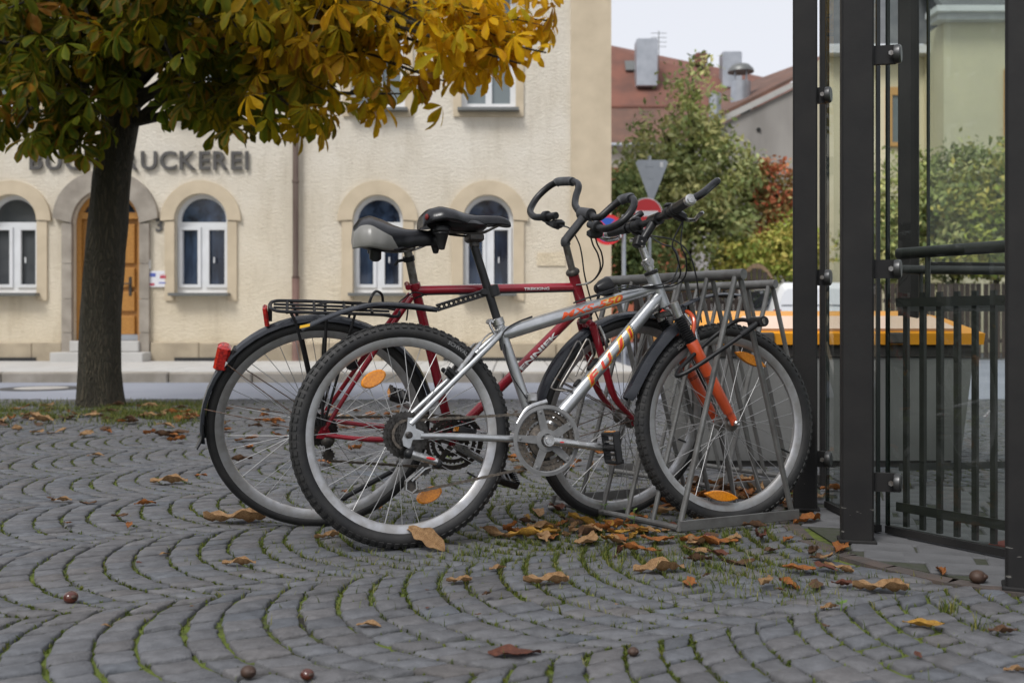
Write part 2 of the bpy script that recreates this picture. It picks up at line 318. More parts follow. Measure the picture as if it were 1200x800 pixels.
def jointmat():
    m = bpy.data.materials.new('joint_soil'); m.use_nodes = True; n = m.node_tree; b = n.nodes['Principled BSDF']; b.inputs['Roughness'].default_value = .95
    tc = n.nodes.new('ShaderNodeTexCoord')
    def nz(s, d=4):
        q = n.nodes.new('ShaderNodeTexNoise'); q.inputs['Scale'].default_value = s; q.inputs['Detail'].default_value = d; n.links.new(tc.outputs['Object'], q.inputs['Vector']); return q
    a, c, e = nz(3.2), nz(40), nz(240, 3)
    ad = n.nodes.new('ShaderNodeMath'); ad.operation = 'MULTIPLY_ADD'; ad.inputs[1].default_value = .5; n.links.new(c.outputs['Fac'], ad.inputs[0]); n.links.new(a.outputs['Fac'], ad.inputs[2])
    r = n.nodes.new('ShaderNodeValToRGB'); el_ = r.color_ramp.elements; el_[0].position = .57; el_[0].color = (.020, .017, .013, 1); el_[1].position = .77; el_[1].color = (.095, .125, .014, 1)
    x = el_.new(.66); x.color = (.045, .055, .012, 1); n.links.new(ad.outputs[0], r.inputs[0]); n.links.new(r.outputs[0], b.inputs['Base Color'])
    bp = n.nodes.new('ShaderNodeBump'); bp.inputs['Strength'].default_value = .9; bp.inputs['Distance'].default_value = .006; n.links.new(e.outputs['Fac'], bp.inputs['Height']); n.links.new(bp.outputs[0], b.inputs['Normal']); return m
M['joint'] = jointmat()

def colmesh(name, V, Fc, C, mat, smooth=True):
    """numpy verts, faces (list or array of equal size), per-vertex colours"""
    me = bpy.data.meshes.new(name); V = np.asarray(V, dtype=np.float32); Fc = np.asarray(Fc, dtype=np.int32); k = Fc.shape[1]
    me.vertices.add(len(V)); me.vertices.foreach_set('co', V.ravel())
    me.loops.add(Fc.size); me.loops.foreach_set('vertex_index', Fc.ravel())
    me.polygons.add(len(Fc)); me.polygons.foreach_set('loop_start', np.arange(len(Fc), dtype=np.int32) * k)
    me.polygons.foreach_set('use_smooth', np.full(len(Fc), smooth))
    me.update(calc_edges=True); me.validate()
    a = me.color_attributes.new('Col', 'FLOAT_COLOR', 'POINT'); C4 = np.ones((len(V), 4), np.float32); C4[:, :3] = C; a.data.foreach_set('color', C4.ravel())
    me.materials.append(mat); return me

# ================================================================== SETTING: ground, road, pavement
MB().box((0, 40, -.16), (400, 400, .2)).build('ground', pm('far_ground', (.16, .15, .13), .95, 0, (.12, .13, .09), .3)); tag(bpy.data.objects['ground'], kind='structure')
EDGE = 9.1
rd = MB(); rd.box((0, EDGE + 40, -.045), (160, 80, .03)); tag(rd.build('road', M['asphalt']), kind='structure')

def cobbles():
    base = MB(); base.v = []
    pv = MB().box((0, 4.4, -.036), (16, 9.4, .050)).build('pavement', M['joint']); tag(pv, kind='structure')
    W, S, RR, ROT = .78, .086, .60, R_(28)
    ca, sa = math.cos(ROT), math.sin(ROT); half = math.asin(W / 2 / RR); NS = 12
    stones = []
    for kcol in range(-7, 17):
        yc = .55 + kcol * W; off = random.uniform(0, S)
        for n in range(-85, 130):
            x0 = n * S + off + .006 * math.sin(n * 2.7 + kcol * 1.9)
            for j in range(NS):
                sh = (n % 2) * .45
                p0 = -half + (j + sh - .2 + random.uniform(-.14, .14)) * 2 * half / NS; p1 = -half + (j + 1 + sh - .2 + random.uniform(-.14, .14)) * 2 * half / NS
                p0 = max(p0, -half); p1 = min(p1, half)
                if j == NS - 1: p1 = half
                if j == 0: p0 = -half
                if (p1 - p0) * RR < .028: continue
                def P(xx, ph): return (xx - RR * math.cos(ph) + RR, yc + RR * math.sin(ph))
                S1 = S + .006 * (math.sin((n + 1) * 2.7 + kcol * 1.9) - math.sin(n * 2.7 + kcol * 1.9)); q = [P(x0, p0), P(x0 + S1, p0), P(x0 + S1, p1), P(x0, p1)]
                q = [(x * ca - y * sa, x * sa + y * ca) for x, y in q]
                cx = sum(a[0] for a in q) / 4; cy = sum(a[1] for a in q) / 4
                if cy < 1.0 or cy > EDGE - .05 or abs(cx) > .5 * cy + 1.2: continue
                # the strip round the glass shelter is laid in slabs
                if cx > strip_x(cy) - .01: continue
                stones.append((cx, cy, q))
    out = []
    for cx, cy, q in stones:
        gap = random.uniform(.0022, .0066)
        c = Vector((cx, cy)); Q = [Vector(a) for a in q]
        ring = []
        for i in range(4):
            a, b = Q[i], Q[(i + 1) % 4]
            for t in (.07, .5, .93):
                p = a.lerp(b, t); dv = (c - p).normalized(); ring.append(p + dv * (gap * (1.15 if t != .5 else 1.0) * (1.4 if i % 2 else .85)) + Vector((random.gauss(0, .0019), random.gauss(0, .0019))))
        zt = random.gauss(0, .0013); tilt = (random.gauss(0, .014), random.gauss(0, .014))
        vs_ = []; n = len(ring)
        for inset, z in ((0, -.024), (0, -.0048), (.0042, -.0008)):
            for p in ring:
                d = (c - p); l = d.length; pp = p + d * (inset / l); vs_.append((pp.x, pp.y, z + (zt + tilt[0] * (pp.x - cx) + tilt[1] * (pp.y - cy) + random.gauss(0, .0006) if z > -.02 else 0)))
        vs_.append((cx, cy, zt + .001))
        fs = [(i, (i + 1) % n, n + (i + 1) % n, n + i) for i in range(n)] + [(n + i, n + (i + 1) % n, 2 * n + (i + 1) % n, 2 * n + i) for i in range(n)]
        ft = [(2 * n + i, 2 * n + (i + 1) % n, 3 * n) for i in range(n)]
        g = random.gauss(1, .075); tint = random.gauss(0, .003)
        out.append((cx, cy, vs_, fs, ft, (.113 * g + tint, .114 * g, .121 * g - tint)))
    def mk(lst, name):
        V, Fq, C = [], [], []
        for cx, cy, v, fs, ft, c in lst:
            b = len(V); V += v; Fq += [tuple(i + b for i in f) for f in fs] + [tuple(i + b for i in f) for f in ft]; C += [c] * len(v)
        me = bpy.data.meshes.new(name); me.from_pydata(V, [], Fq); me.polygons.foreach_set('use_smooth', [True] * len(me.polygons)); me.set_sharp_from_angle(angle=R_(55))
        a = me.color_attributes.new('Col', 'FLOAT_COLOR', 'POINT'); C4 = np.ones((len(V), 4), np.float32); C4[:, :3] = C; a.data.foreach_set('color', C4.ravel())
        me.materials.append(M['cobble']); return me
    vis = sorted([s for s in out if abs(s[0]) < .5 * s[1] + .05 and s[1] > 1.8], key=lambda s: s[1])
    big = vis[:290]; ids = set(id(s) for s in big)
    for s in big: link('cobblestone', mk([s], 'cobblestone'), pv)
    tag(link('cobblestones', mk([s for s in out if id(s) not in ids], 'cobblestones'), pv), kind='stuff')
    return out
# line of the rusty edging that separates the cobbles from the shelter's slabs
STRIP = [gp(905, 602), gp(933, 632), gp(985, 652), gp(1033, 666), gp(1110, 683), gp(1200, 696), gp(1330, 712)]
def strip_x(y):
    if y > 4.15: return 99
    if y > STRIP[0].y: return STRIP[0].x + .02 + (y - STRIP[0].y) * .35
    for a, b in zip(STRIP, STRIP[1:]):
        if b.y <= y <= a.y: return a.x + (b.x - a.x) * (a.y - y) / (a.y - b.y)
    return STRIP[-1].x + (STRIP[-1].y - y) * 3
STONES = cobbles()

# pavement across the road with kerbstones and slabs
DB = 16.1
KERB = 12.2
def far_pavement():
    pv = MB().box((-9.2, (KERB + .16 + DB) / 2, -.005), (21.6, DB - KERB - .16, .15)).build('far_pavement', pm('slab_joint', (.16, .15, .13), .95)); tag(pv, kind='structure')
    k = .37; x = -13.0; rows = [(KERB + .17, 1.0), (KERB + 1.17, 1.0), (KERB + 2.17, .9), (KERB + 3.07, .78)]
    protos = [MB().bbox((0, 0, 0), (k - .014, d - .014, .05), .004).mesh('paving_slab', M['slab']) for y, d in rows]
    while x < 1.45:
        for me, (y, d) in zip(protos, rows): link('paving_slab', me, pv, T((x, y + d / 2, .0715 + random.uniform(-.002, .002))))
        x += k
    kp = MB().bbox((0, 0, 0), (.985, .15, .22), .018).mesh('kerbstone', M['kerb']); x = -12.6
    while x < 1.6: link('kerbstone', kp, pv, T((x, KERB + .08, -.015 + random.uniform(-.004, .004)))); x += 1.0
far_pavement()
mh = empty('manhole_cover', T((gp(70, 452).x - .2, gp(70, 452).y, -.028)))
MB().rev([(.02, .006), (.42, .006), (.44, .002), (.46, -.01)], axis=(0, 0, 1), n=40, cap=True).build('iron_ring', M['iron'], mh)
MB().rev([(.002, .010), (.26, .010), (.28, .004)], axis=(0, 0, 1), n=32, cap=True).build('concrete_infill', M['concrete'], mh)
tag(mh, 'round iron manhole cover with pale concrete centre in the road', 'manhole cover')

# ================================================================== PRINTING HOUSE across the road
def fx(px): return (px - 600) / F * DB
def fz(py): return H + (YH - py) / F * DB
def printing_house():
    b = empty('printing_house', T((0, DB, 0)))
    S = DB / F
    up = lambda y, dx=0, dz=0: T((dx, y, dz)) @ UP
    zs, zt = fz(343), fz(258)
    wins = [(14, 30), (236, 31), (443, 29.5), (572, 29.5)]
    upper = [(14, 32), (236, 32), (443, 32), (572.5, 32)]
    loops = [rect(-13.2, fx(669), .02, 8.2)]
    for c, h in wins: loops.append(arch(fx(c), zs, zt, h * S))
    dc, dh = 125.5, 39.5
    loops.append(arch(fx(dc), fz(421), fz(262), dh * S))
    uz0, uz1 = fz(128), fz(-14)
    for c, h in upper: loops.append(rect(fx(c) - h * S, fx(c) + h * S, uz0, uz1))
    put('wall', shape2d(loops, .36), M['plaster'], b, up(.18))
    MB().box(((fx(669) + fx(716)) / 2, .20, 4.11), (fx(716) - fx(669), .50, 8.18)).build('corner_pilaster', M['tan'], b)
    MB().box((fx(716) - .15, 5.5, 4.1), (.3, 10, 8.16)).build('side_wall', M['plaster'], b)
    MB().box((-5.8, 10.6, 4.1), (14.6, .3, 8.16)).build('back_wall', M['plaster'], b)
    MB().box((-13.05, 5.4, 4.1), (.3, 9.9, 8.16)).build('side_wall', M['plaster'], b)
    cz = MB(); cz.box((-5.8, .08, 8.3), (15.0, .6, .22)); cz.box((-5.8, .0, 8.47), (15.2, .9, .12)); cz.build('cornice', M['tan'], b)
    rf = MB(); rf.prism([(-13.5, -.55, 8.53), (-13.5, 5.4, 12.2), (-13.5, 11.3, 8.53)], (15.4, 0, 0)); rf.build('roof', M['rooftile'], b)
    # windows
    def casement(name, loops_outer, x0, x1, z0, z1, arched, pane, spring=None):
        wmid = (x0 + x1) / 2; fwid = .055; hw = (x1 - x0) / 2
        if arched:
            tz = spring - .02                                     # transom height
            outer = arch(0, z0, spring, hw)
            holes = [rect(-hw + .085, -.045, z0 + .11, tz - .10), rect(.045, hw - .085, z0 + .11, tz - .10),
                     [(-hw + .06, tz), (hw - .06, tz)] + [((hw - .06) * math.cos(a), max(tz, spring + (hw - .06) * math.sin(a))) for a in (math.pi * i / 18 for i in range(19))]]
        else:
            outer = rect(-hw, hw, z0, z1)
            holes = [rect(-hw + .09, -.05, z0 + .11, z1 - .1), rect(.05, hw - .09, z0 + .11, z1 - .1)]
        wo_ = put(name, shape2d([outer] + holes, .07), M['wframe'], b, T((wmid, .16, 0)) @ UP); UI = UP.inverted()
        if arched:
            for hx in (-hw / 2 - .005, hw / 2 + .005):              # inner sash frames proud of the fixed frame
                w2 = hw / 2 - .055
                put('sash', shape2d([rect(-w2 - .02, w2 + .02, z0 + .085, tz - .075), rect(-w2 + .03, w2 - .03, z0 + .135, tz - .125)], .05), M['wframe'], wo_, UI @ T((hx, -.035, 0)) @ UP)
            MB().box((hw * .42, -.068, z0 + .52), (.018, .02, .09)).build('handle', M['wframe'], wo_, UI)
            for s_ in (-1, 1): MB().box((s_ * hw / 2, .02, (z0 + tz) / 2), (hw - .05, .008, tz - z0 - .12)).build('pane', pane, wo_, UI)
            put('pane', shape2d([[(-hw + .05, tz - .01), (hw - .05, tz - .01)] + [((hw - .05) * math.cos(a), max(tz - .01, spring + (hw - .05) * math.sin(a))) for a in (math.pi * i / 18 for i in range(19))]], .008), pane, wo_, UI @ T((0, .02, 0)) @ UP)
        else:
            for s_ in (-1, 1): MB().box((s_ * hw / 2, .02, (z0 + z1) / 2), (hw - .06, .008, z1 - z0 - .16)).build('pane', M['pane_up'], wo_, UI)
        MB().box((0, -.22, z0 - .028), (2 * hw + .1, .26, .045)).build('sill', M['sill'], wo_, UI)
        return wo_
    M['pane_up'] = pm('window_pane_pale', (.13, .16, .17), .1, 0, (.18, .21, .22), .8)
    for i, (c, h) in enumerate(wins):
        casement('window', None, fx(c) - h * S, fx(c) + h * S, zs, 0, True, M['pane2'] if i == 0 else M['pane'], zt)
        ro, rj = 47 * S, 42 * S; cx = fx(c); hw = h * S
        ring = [(cx + ro * math.cos(a), fz(259) + ro * math.sin(a)) for a in (math.pi * k / 24 for k in range(25))] + [(cx + hw * math.cos(a), zt + hw * math.sin(a)) for a in (math.pi * (24 - k) / 24 for k in range(25))]
        sr = put('window_surround', shape2d([ring], .07), M['tan'], b, up(-.02))
        for s_ in (-1, 1):
            a_, c_ = cx + s_ * hw, cx + s_ * rj; z0 = fz(352); z1 = fz(259) - .003
            put('jamb', shape2d([rect(min(a_, c_), max(a_, c_), z0, z1)], .05), M['tan'], sr, sr.matrix_basis.inverted() @ up(-.012))
    for c, h in upper:
        casement('window', None, fx(c) - h * S, fx(c) + h * S, uz0, uz1, False, None)
        cx = fx(c); o_ = 41 * S
        put('window_surround', shape2d([rect(cx - o_, cx + o_, fz(137), uz1 + .15), rect(cx - h * S + .002, cx + h * S - .002, uz0, uz1)], .05), M['tan'], b, up(-.012))
    # door
    cx = fx(dc); hw = dh * S; dz0 = fz(399)
    ring = [(cx + 61 * S * math.cos(a), fz(256) + 56 * S * math.sin(a)) for a in (math.pi * k / 24 for k in range(25))] + [(cx + hw * math.cos(a), fz(262) + hw * math.sin(a)) for a in (math.pi * (24 - k) / 24 for k in range(25))]
    ds = put('door_surround', shape2d([ring], .10), M['stone'], b, up(-.04))
    for s_ in (-1, 1):
        zz = fz(421); blocks = [zz, zz + .42, zz + .95, zz + 1.5, fz(262)]
        for z0, z1 in zip(blocks, blocks[1:]):
            a_, c_ = cx + s_ * hw, cx + s_ * 51 * S
            put('stone_block', shape2d([rect(min(a_, c_), max(a_, c_), z0 + .004, z1 - .004)], .09), M['stone'], ds, ds.matrix_basis.inverted() @ up(-.032))
    dr = put('door', shape2d([arch(0, dz0, fz(262), hw - .006)], .06), M['wood'], b, up(.20, cx))
    inv = dr.matrix_basis.inverted(); du = lambda y, dx=0: inv @ up(y, cx + dx)
    tz = fz(252)
    put('door_frame', shape2d([arch(0, dz0, fz(262), hw - .006), [(-hw + .08, dz0), (hw - .08, dz0)] + [((hw - .08) * math.cos(a), fz(262) + (hw - .08) * math.sin(a)) for a in (math.pi * i / 20 for i in range(21))]], .05), M['wood'], dr, du(.13))
    put('transom', shape2d([rect(-hw + .08, hw - .08, tz - .05, tz + .05)], .06), M['wood'], dr, du(.12))
    put('fanlight', shape2d([[(-hw + .08, tz + .05), (hw - .08, tz + .05)] + [((hw - .08) * math.cos(a), max(tz + .05, fz(262) + (hw - .08) * math.sin(a))) for a in (math.pi * i / 20 for i in range(21))]], .01), M['pane'], dr, du(.155))
    lw = (hw - .08) / 2
    for s_ in (-1, 1):
        zz = [dz0 + .05, dz0 + .42, dz0 + .80, dz0 + 1.18, tz - .1]
        for z0, z1 in zip(zz, zz[1:]):
            put('panel', shape2d([rect(-lw + .06, lw - .06, z0 + .04, z1 - .03)], .05, .012), M['wood'], dr, du(.16, s_ * lw))
    MB().box((0, 0, 0), (.045, .03, .30)).build('handle_plate', M['dark'], dr, inv @ T((cx + .32, .13, fz(335))))
    MB().cyl((0, 0, 0), (-.09, 0, 0), .012).build('handle', M['dark'], dr, inv @ T((cx + .33, .09, fz(332))))
    MB().box((0, 0, 0), (2 * hw - .1, .02, .09)).build('kick_plate', M['zincbox'], dr, inv @ T((cx, .125, dz0 + .05)))
    for i, (z0, z1, y) in enumerate(((.075, fz(412), -.42), (fz(412), fz(399), -.12))):
        MB().bbox((cx, y / 2 + .12, (z0 + z1) / 2), (2 * hw + (.36 if i == 0 else .02), abs(y) + .26, z1 - z0 - .004), .01).build('step', M['slab'], b)
    # plinth stones
    x = -12.8; zt_ = fz(401)
    while x < fx(716):
        wd = random.uniform(.8, 1.5)
        x1 = min(x + wd, fx(716) + .02)
        if not (x1 > cx - 51 * S - .02 and x < cx + 51 * S + .02):
            MB().bbox(((x + x1) / 2, .06, (.075 + zt_) / 2 + random.uniform(-.02, .01)), (x1 - x - .012, .22 + random.uniform(-.02, .02), zt_ - .075), .012).build('plinth_stone', M['plinth'], b)
        else:
            for a_, c_ in ((x, cx - 51 * S - .01), (cx + 51 * S + .01, x1)):
                if c_ - a_ > .08: MB().bbox(((a_ + c_) / 2, .06, (.075 + zt_) / 2), (c_ - a_, .22, zt_ - .075), .012).build('plinth_stone', M['plinth'], b)
        x = x1
    for a_, c_ in ((206, 256), (520, 690), (-30, 44)):
        MB().box(((fx(a_) + fx(c_)) / 2, -.06, .125), (fx(c_) - fx(a_), .03, .055)).build('cellar_slot', M['cardark'], b)
    # downpipe
    px_ = fx(348)
    dp = MB().cyl((px_, -.10, 1.35), (px_, -.10, 8.3), .047, 16).build('downpipe', M['pipe'], b)
    MB().cyl((px_, -.10, .09), (px_, -.10, 1.42), .058, 16).build('standpipe', M['pipe2'], b)
    for z in (1.40, 2.9, 4.6, 6.3): MB().rev([(.052, -.02), (.058, -.015), (.058, .015), (.052, .02)], (px_, -.10, z), (0, 0, 1), 16, cap=True).build('pipe_bracket', M['pipe'], b)
    MB().box((fx(646), -.005, fz(304)), (.44, .03, .20)).build('wall_patch', M['plaster'], b)
    tag(b, 'cream roughcast printing house with round arched windows and oak door', 'building')
    # house number, bell, company plate: things fixed to the wall
    return b
HOUSE = printing_house()
def lettering():
    word = 'BUCHDRUCKEREI'; e = empty('wall_lettering', T((fx(164), DB - .035, fz(199)))); x0, x1 = fx(36) - fx(164), fx(292) - fx(164)
    ws = []
    for ch in word:
        me = textmesh(ch, .405, .016, 0, .007); xs = [v.co.x for v in me.vertices]; ws.append((me, min(xs), max(xs) - min(xs)))
    gap = ((x1 - x0) - sum(a[2] for a in ws)) / (len(word) - 1); x = x0
    for me, mn, wd in ws:
        put('letter', me, M['letter'], e, T((x - mn, 0, 0)) @ UP); x += wd + gap
    tag(e, 'dark metal capital letters spelling BUCHDRUCKEREI on the cream wall', 'lettering')
lettering()
tag(put('house_number', textmesh('3', .27, .012, 0, .006), M['letter'], None, T((fx(182), DB - .012, fz(271))) @ UP), 'dark metal house number 3 between the oak door and an arched window', 'house number')
ic = empty('door_intercom', T((fx(173.5), DB, fz(310))))
MB().bbox((0, -.03, 0), (.095, .06, .155), .01).build('housing', M['wframe'], ic); MB().box((0, -.064, .02), (.05, .006, .05)).build('speaker_grille', M['sill'], ic)
tag(ic, 'small white door intercom above the company plate', 'intercom')
cp = empty('company_plate', T((fx(184.5), DB, fz(327))))
MB().bbox((0, -.02, 0), (.345, .03, .255), .004).build('plate', M['plaque'], cp)
MB().box((-.085, -.037, .065), (.14, .004, .055)).build('printed_band', M['pl_b'], cp); MB().box((-.09, -.037, -.085), (.11, .004, .035)).build('printed_band', M['pl_r'], cp)
MB().prism([(.05, -.036, .01), (.06, -.036, .075), (.082, -.036, .04), (.10, -.036, .085), (.118, -.036, .04), (.14, -.036, .075), (.15, -.036, .01)], (0, -.003, 0)).build('crown_mark', M['pl_r'], cp)
MB().box((.09, -.037, -.06), (.11, .004, .018)).build('printed_line', M['pl_b'], cp)
tag(cp, 'white company plate with blue and red print beside the oak door', 'wall plate')

# ================================================================== BACKGROUND: houses, trees, signs beyond the road
def foliage(blobs, n, size, cols, clump=30, spread=.22, flat=.6, seed=1):
    """leaf quads in clumps spread through the volume of several ellipsoids; returns verts, faces, colours"""
    g = np.random.default_rng(seed); B = np.array(blobs, float); vol = B[:, 3] * B[:, 4] * B[:, 5]
    nc = max(1, n // clump); bi = g.choice(len(B), nc, p=vol / vol.sum())
    d = g.normal(size=(nc, 3)); d /= np.linalg.norm(d, axis=1)[:, None]; r = g.uniform(.5, 1.05, nc) ** .4
    cc = B[bi, :3] + d * r[:, None] * B[bi, 3:6]
    ci = np.repeat(np.arange(nc), clump); N = len(ci)
    P = cc[ci] + g.normal(size=(N, 3)) * spread * np.array([1, 1, .7])
    t = g.normal(size=(N, 3)); t /= np.linalg.norm(t, axis=1)[:, None]
    up_ = d[ci] * .6 + np.array([0, 0, .7]) + g.normal(size=(N, 3)) * flat
    b = np.cross(t, up_); b /= np.linalg.norm(b, axis=1)[:, None] + 1e-9
    s = size * g.uniform(.6, 1.4, N)[:, None]
    nrm = np.cross(t, b)
    V = np.stack([P - t * s, P - b * s * .5 + nrm * s * .12, P + t * s, P + b * s * .5 + nrm * s * .12], 1).reshape(-1, 3)
    Fc = np.arange(N * 4).reshape(-1, 4)
    cols = np.array(cols, float); k = g.integers(0, len(cols), nc)[ci]; k2 = g.integers(0, len(cols), N); C = cols[k] * .7 + cols[k2] * .3
    C *= g.uniform(.75, 1.2, N)[:, None]; C = np.repeat(C, 4, 0)
    return V, Fc, C
def tree(name, label, cat, base, blobs, n, size, cols, trunk_r=.12, top=None, seed=1, spread=.22, group=None, clump=30):
    e = empty(name, T(base)); V, Fc, C = foliage(blobs, n, size, cols, clump, spread, .6, seed)
    V = V - np.array(base); link('crown', colmesh('crown', V, Fc, C, M['fleaf'], False), e)
    m = MB(); tp = Vector(top) - Vector(base) if top else Vector((0, 0, 2)); g = random.Random(seed)
    m.tube(bez([(0, 0, -.1), tp * .35 + Vector((g.uniform(-.1, .1), 0, 0)), tp * .7, tp], 4), [trunk_r * (1 - .75 * i / 12) for i in range(13)], 8)
    for q in range(6):
        bl = blobs[g.randrange(len(blobs))]; s0 = tp * g.uniform(.3, .8); en = Vector(bl[:3]) - Vector(base)
        m.tube([s0, s0.lerp(en, .5) + Vector((0, 0, .15)), en], [trunk_r * .4, trunk_r * .25, trunk_r * .1], 6)
    m.build('trunk', M['bark'], e); tag(e, label, cat, group); return e
def B(px, py, d, rx, rz, ry=None): p = at(px, py, d); return (p.x, p.y, p.z, rx, ry or rx, rz)
GR = [(0.341, 0.388, 0.124), (0.496, 0.496, 0.186), (0.232, 0.295, 0.109), (0.589, 0.542, 0.232), (0.403, 0.434, 0.202), (0.171, 0.217, 0.078)]
DG = [(0.155, 0.217, 0.078), (0.248, 0.310, 0.109), (0.109, 0.155, 0.054), (0.372, 0.388, 0.139)]
YG = [(0.395, 0.461, 0.093), (0.527, 0.501, 0.118), (0.264, 0.343, 0.079), (0.580, 0.474, 0.132)]
RD = [(0.521, 0.111, 0.062), (0.422, 0.137, 0.074), (0.273, 0.223, 0.087), (0.570, 0.198, 0.087), (0.223, 0.248, 0.087)]
tree('willow_tree', 'tall grey green tree with a pointed top behind the yield sign', 'tree', (4.4, 25.5, 0),
     [B(812, 95, 25.5, .34, .7), B(806, 130, 25.5, .75, .9), B(795, 180, 25.5, 1.3, 1.1), B(770, 225, 25.3, 1.2, 1.0), B(825, 225, 25.5, 1.5, 1.3), B(800, 285, 25, 1.8, 1.4), B(868, 260, 25.2, 1.0, 1.2), B(775, 150, 25.8, .45, .5)], 17000, .085, GR, .13, tuple(at(812, 90, 25.5)), 3, .2)
tree('dark_shrub', 'dark green shrub between the house corner and the pointed tree', 'shrub', (3.0, 23, 0),
     [B(735, 260, 23, .55, 1.0), B(728, 310, 22.8, .7, .9), B(745, 215, 23.4, .4, .5)], 5000, .075, DG, .07, tuple(at(735, 230, 23)), 4, .16)
tree('red_leaved_shrub', 'shrub with red autumn leaves beside the glass shelter posts', 'shrub', (7.1, 25, 0),
     [B(908, 225, 25, .55, .75), B(917, 265, 25, .6, .8), B(893, 285, 24.8, .4, .5)], 3600, .07, RD, .07, tuple(at(908, 215, 25)), 5, .15)
tree('light_green_shrub', 'low yellow green shrub below the red leaved shrub', 'shrub', (6.6, 23.6, 0),
     [B(905, 300, 23.6, .75, .5), B(868, 305, 23.6, .7, .5), B(935, 290, 23.7, .6, .7)], 4200, .07, YG, .06, tuple(at(905, 300, 23.6)), 6, .15)
for i, (px, py, dd, rx, rz, cs) in enumerate(((1062, 245, 22, .95, 1.2, GR), (1120, 225, 21.5, 1.05, 1.0, GR), (1165, 235, 21, .9, 1.1, YG), (1225, 220, 21, 1.2, 1.3, GR))):
    p = at(px, 300, dd)
    tree('garden_bush', ['bushy green shrub in front of the slate roofed house wing', 'broad green shrub below the cream gable wall', 'yellow green shrub below the orange framed window', 'large green shrub at the cream house end'][i], 'shrub', (p.x, dd, 0),
         [B(px, py, dd, rx, rz), B(px - 12, py + 40, dd - .2, rx * 1.05, rz * .8), B(px + 15, py + 50, dd, rx, rz * .8)], 5200, .075, cs, .06, tuple(at(px, py, dd)), 20 + i, .17, 'shrubs in front of the cream house')

def roofplane(m, q, th=.12):
    q = [Vector(p) for p in q]; n = (q[1] - q[0]).cross(q[3] - q[0]).normalized(); m.prism(q, -n * th)
def red_house():
    d = 44; e = empty('red_roofed_house', T((10, d, 0))); O = Vector((10, d, 0)); A = lambda px, py, dd=d: at(px, py, dd) - O
    m = MB(); roofplane(m, [A(690, 126), A(960, 126), A(960, 118, d + 5) if False else A(960, 104, d + 4), A(690, 48, d + 4)]); m.build('roof', M['rooftile'], e)
    m = MB(); roofplane(m, [A(690, 168, d - 3), A(905, 168, d - 3), A(905, 126, d - .05), A(690, 126, d - .05)]); m.build('lower_roof', M['roofold'], e)
    MB().tube([A(690, 126, d - .02), A(905, 126, d - .02)], .14, 8).build('ridge_tiles', M['rooftile'], e)
    x0, x1 = A(690, 0).x, A(950, 0).x; zt_ = A(0, 168, d - 3).z
    MB().box(((x0 + x1) / 2, .5, zt_ / 2 + .1), (x1 - x0, 6, zt_ - .2)).build('wall', M['whitewall'], e)
    MB().box(((x0 + x1) / 2, -2.55, A(0, 195, d - 3).z / 2), (x1 - x0, .12, A(0, 195, d - 3).z)).build('lower_wall', M['brickred'], e)
    MB().tube([A(690, 170, d - 3.1), A(905, 170, d - 3.1)], .09, 8).build('gutter', M['zincbox'], e)
    c = A(757, 76, d + 1.2); MB().bbox(c, (.92, .9, 2.1), .04).build('chimney', M['zincbox'], e)
    sk = A(739, 78, d + 2.2); MB().box(sk + Vector((0, -.05, 0)), (.5, .1, .65), Matrix.Rotation(R_(-38), 3, 'X')).build('skylight', M['sill'], e)
    c = A(856, 84, d + 1.4); MB().bbox(c, (.85, .8, 1.6), .04).build('chimney', M['zincbox'], e)
    MB().bbox(A(821, 70, d + 3), (.55, .6, .5), .04).build('chimney', M['rooftile'], e)
    an = A(772, 60, d + 2); m = MB(); m.cyl(an + Vector((0, 0, -1.2)), an + Vector((0, 0, .9)), .02, 6)
    for k in range(4): m.cyl(an + Vector((-.35, 0, .2 + k * .2)), an + Vector((.35, 0, .2 + k * .2)), .012, 5)
    m.build('antenna', M['sill'], e)
    tag(e, 'house with weathered red tiled roof and zinc clad chimneys behind the trees', 'house')
red_house()
def grey_house():
    d = 33; e = empty('grey_gabled_house', T((9, d, 0))); O = Vector((9, d, 0)); A = lambda px, py, dd=d: at(px, py, dd) - O
    m = MB(); m.prism([A(838, 150), A(838, 400), A(1000, 400), A(1000, 70)], (0, 6, 0)); m.build('wall', M['greywall'], e)
    m = MB(); m.prism([A(832, 151, d - .12), A(1000, 68, d - .12), A(1000, 62, d - .12), A(832, 143, d - .12)], (0, .14, 0)); m.build('verge', M['slab'], e)
    m = MB(); m.prism([A(836, 141), A(1000, 60), A(1000, 55, d + 6.2), A(846, 112, d + 6.2)], (0, 0, .12)); m.build('roof', M['roofold'], e)
    p = A(868, 98, d + 2); MB().cyl(p + Vector((0, 0, -1.0)), p + Vector((0, 0, .05)), .34, 20).build('flue', M['zincbox'], e)
    for k in range(4):
        q = p + Vector((.27 * math.cos(k * math.pi / 2 + .6), .27 * math.sin(k * math.pi / 2 + .6), 0)); MB().cyl(q, q + Vector((0, 0, .42)), .03, 6).build('cowl_strut', M['zincbox'], e)
    MB().rev([(.02, .30), (.28, .25), (.43, .10), (.45, 0), (.43, 0), (.02, .03)], p + Vector((0, 0, .38)), (0, 0, 1), 24).build('flue_cowl', M['sill'], e)
    p = A(838, 132, d - .4); MB().cyl(p + Vector((0, 0, -.6)), p + Vector((0, 0, .6)), .19, 16).build('flue', M['zincbox'], e)
    MB().cyl(A(889, 152, d - .05), A(889, 152, d + .05), .07, 10).build('vent_hole', M['cardark'], e)
    tag(e, 'house with bare grey stained gable wall and cowled metal flue', 'house')
grey_house()
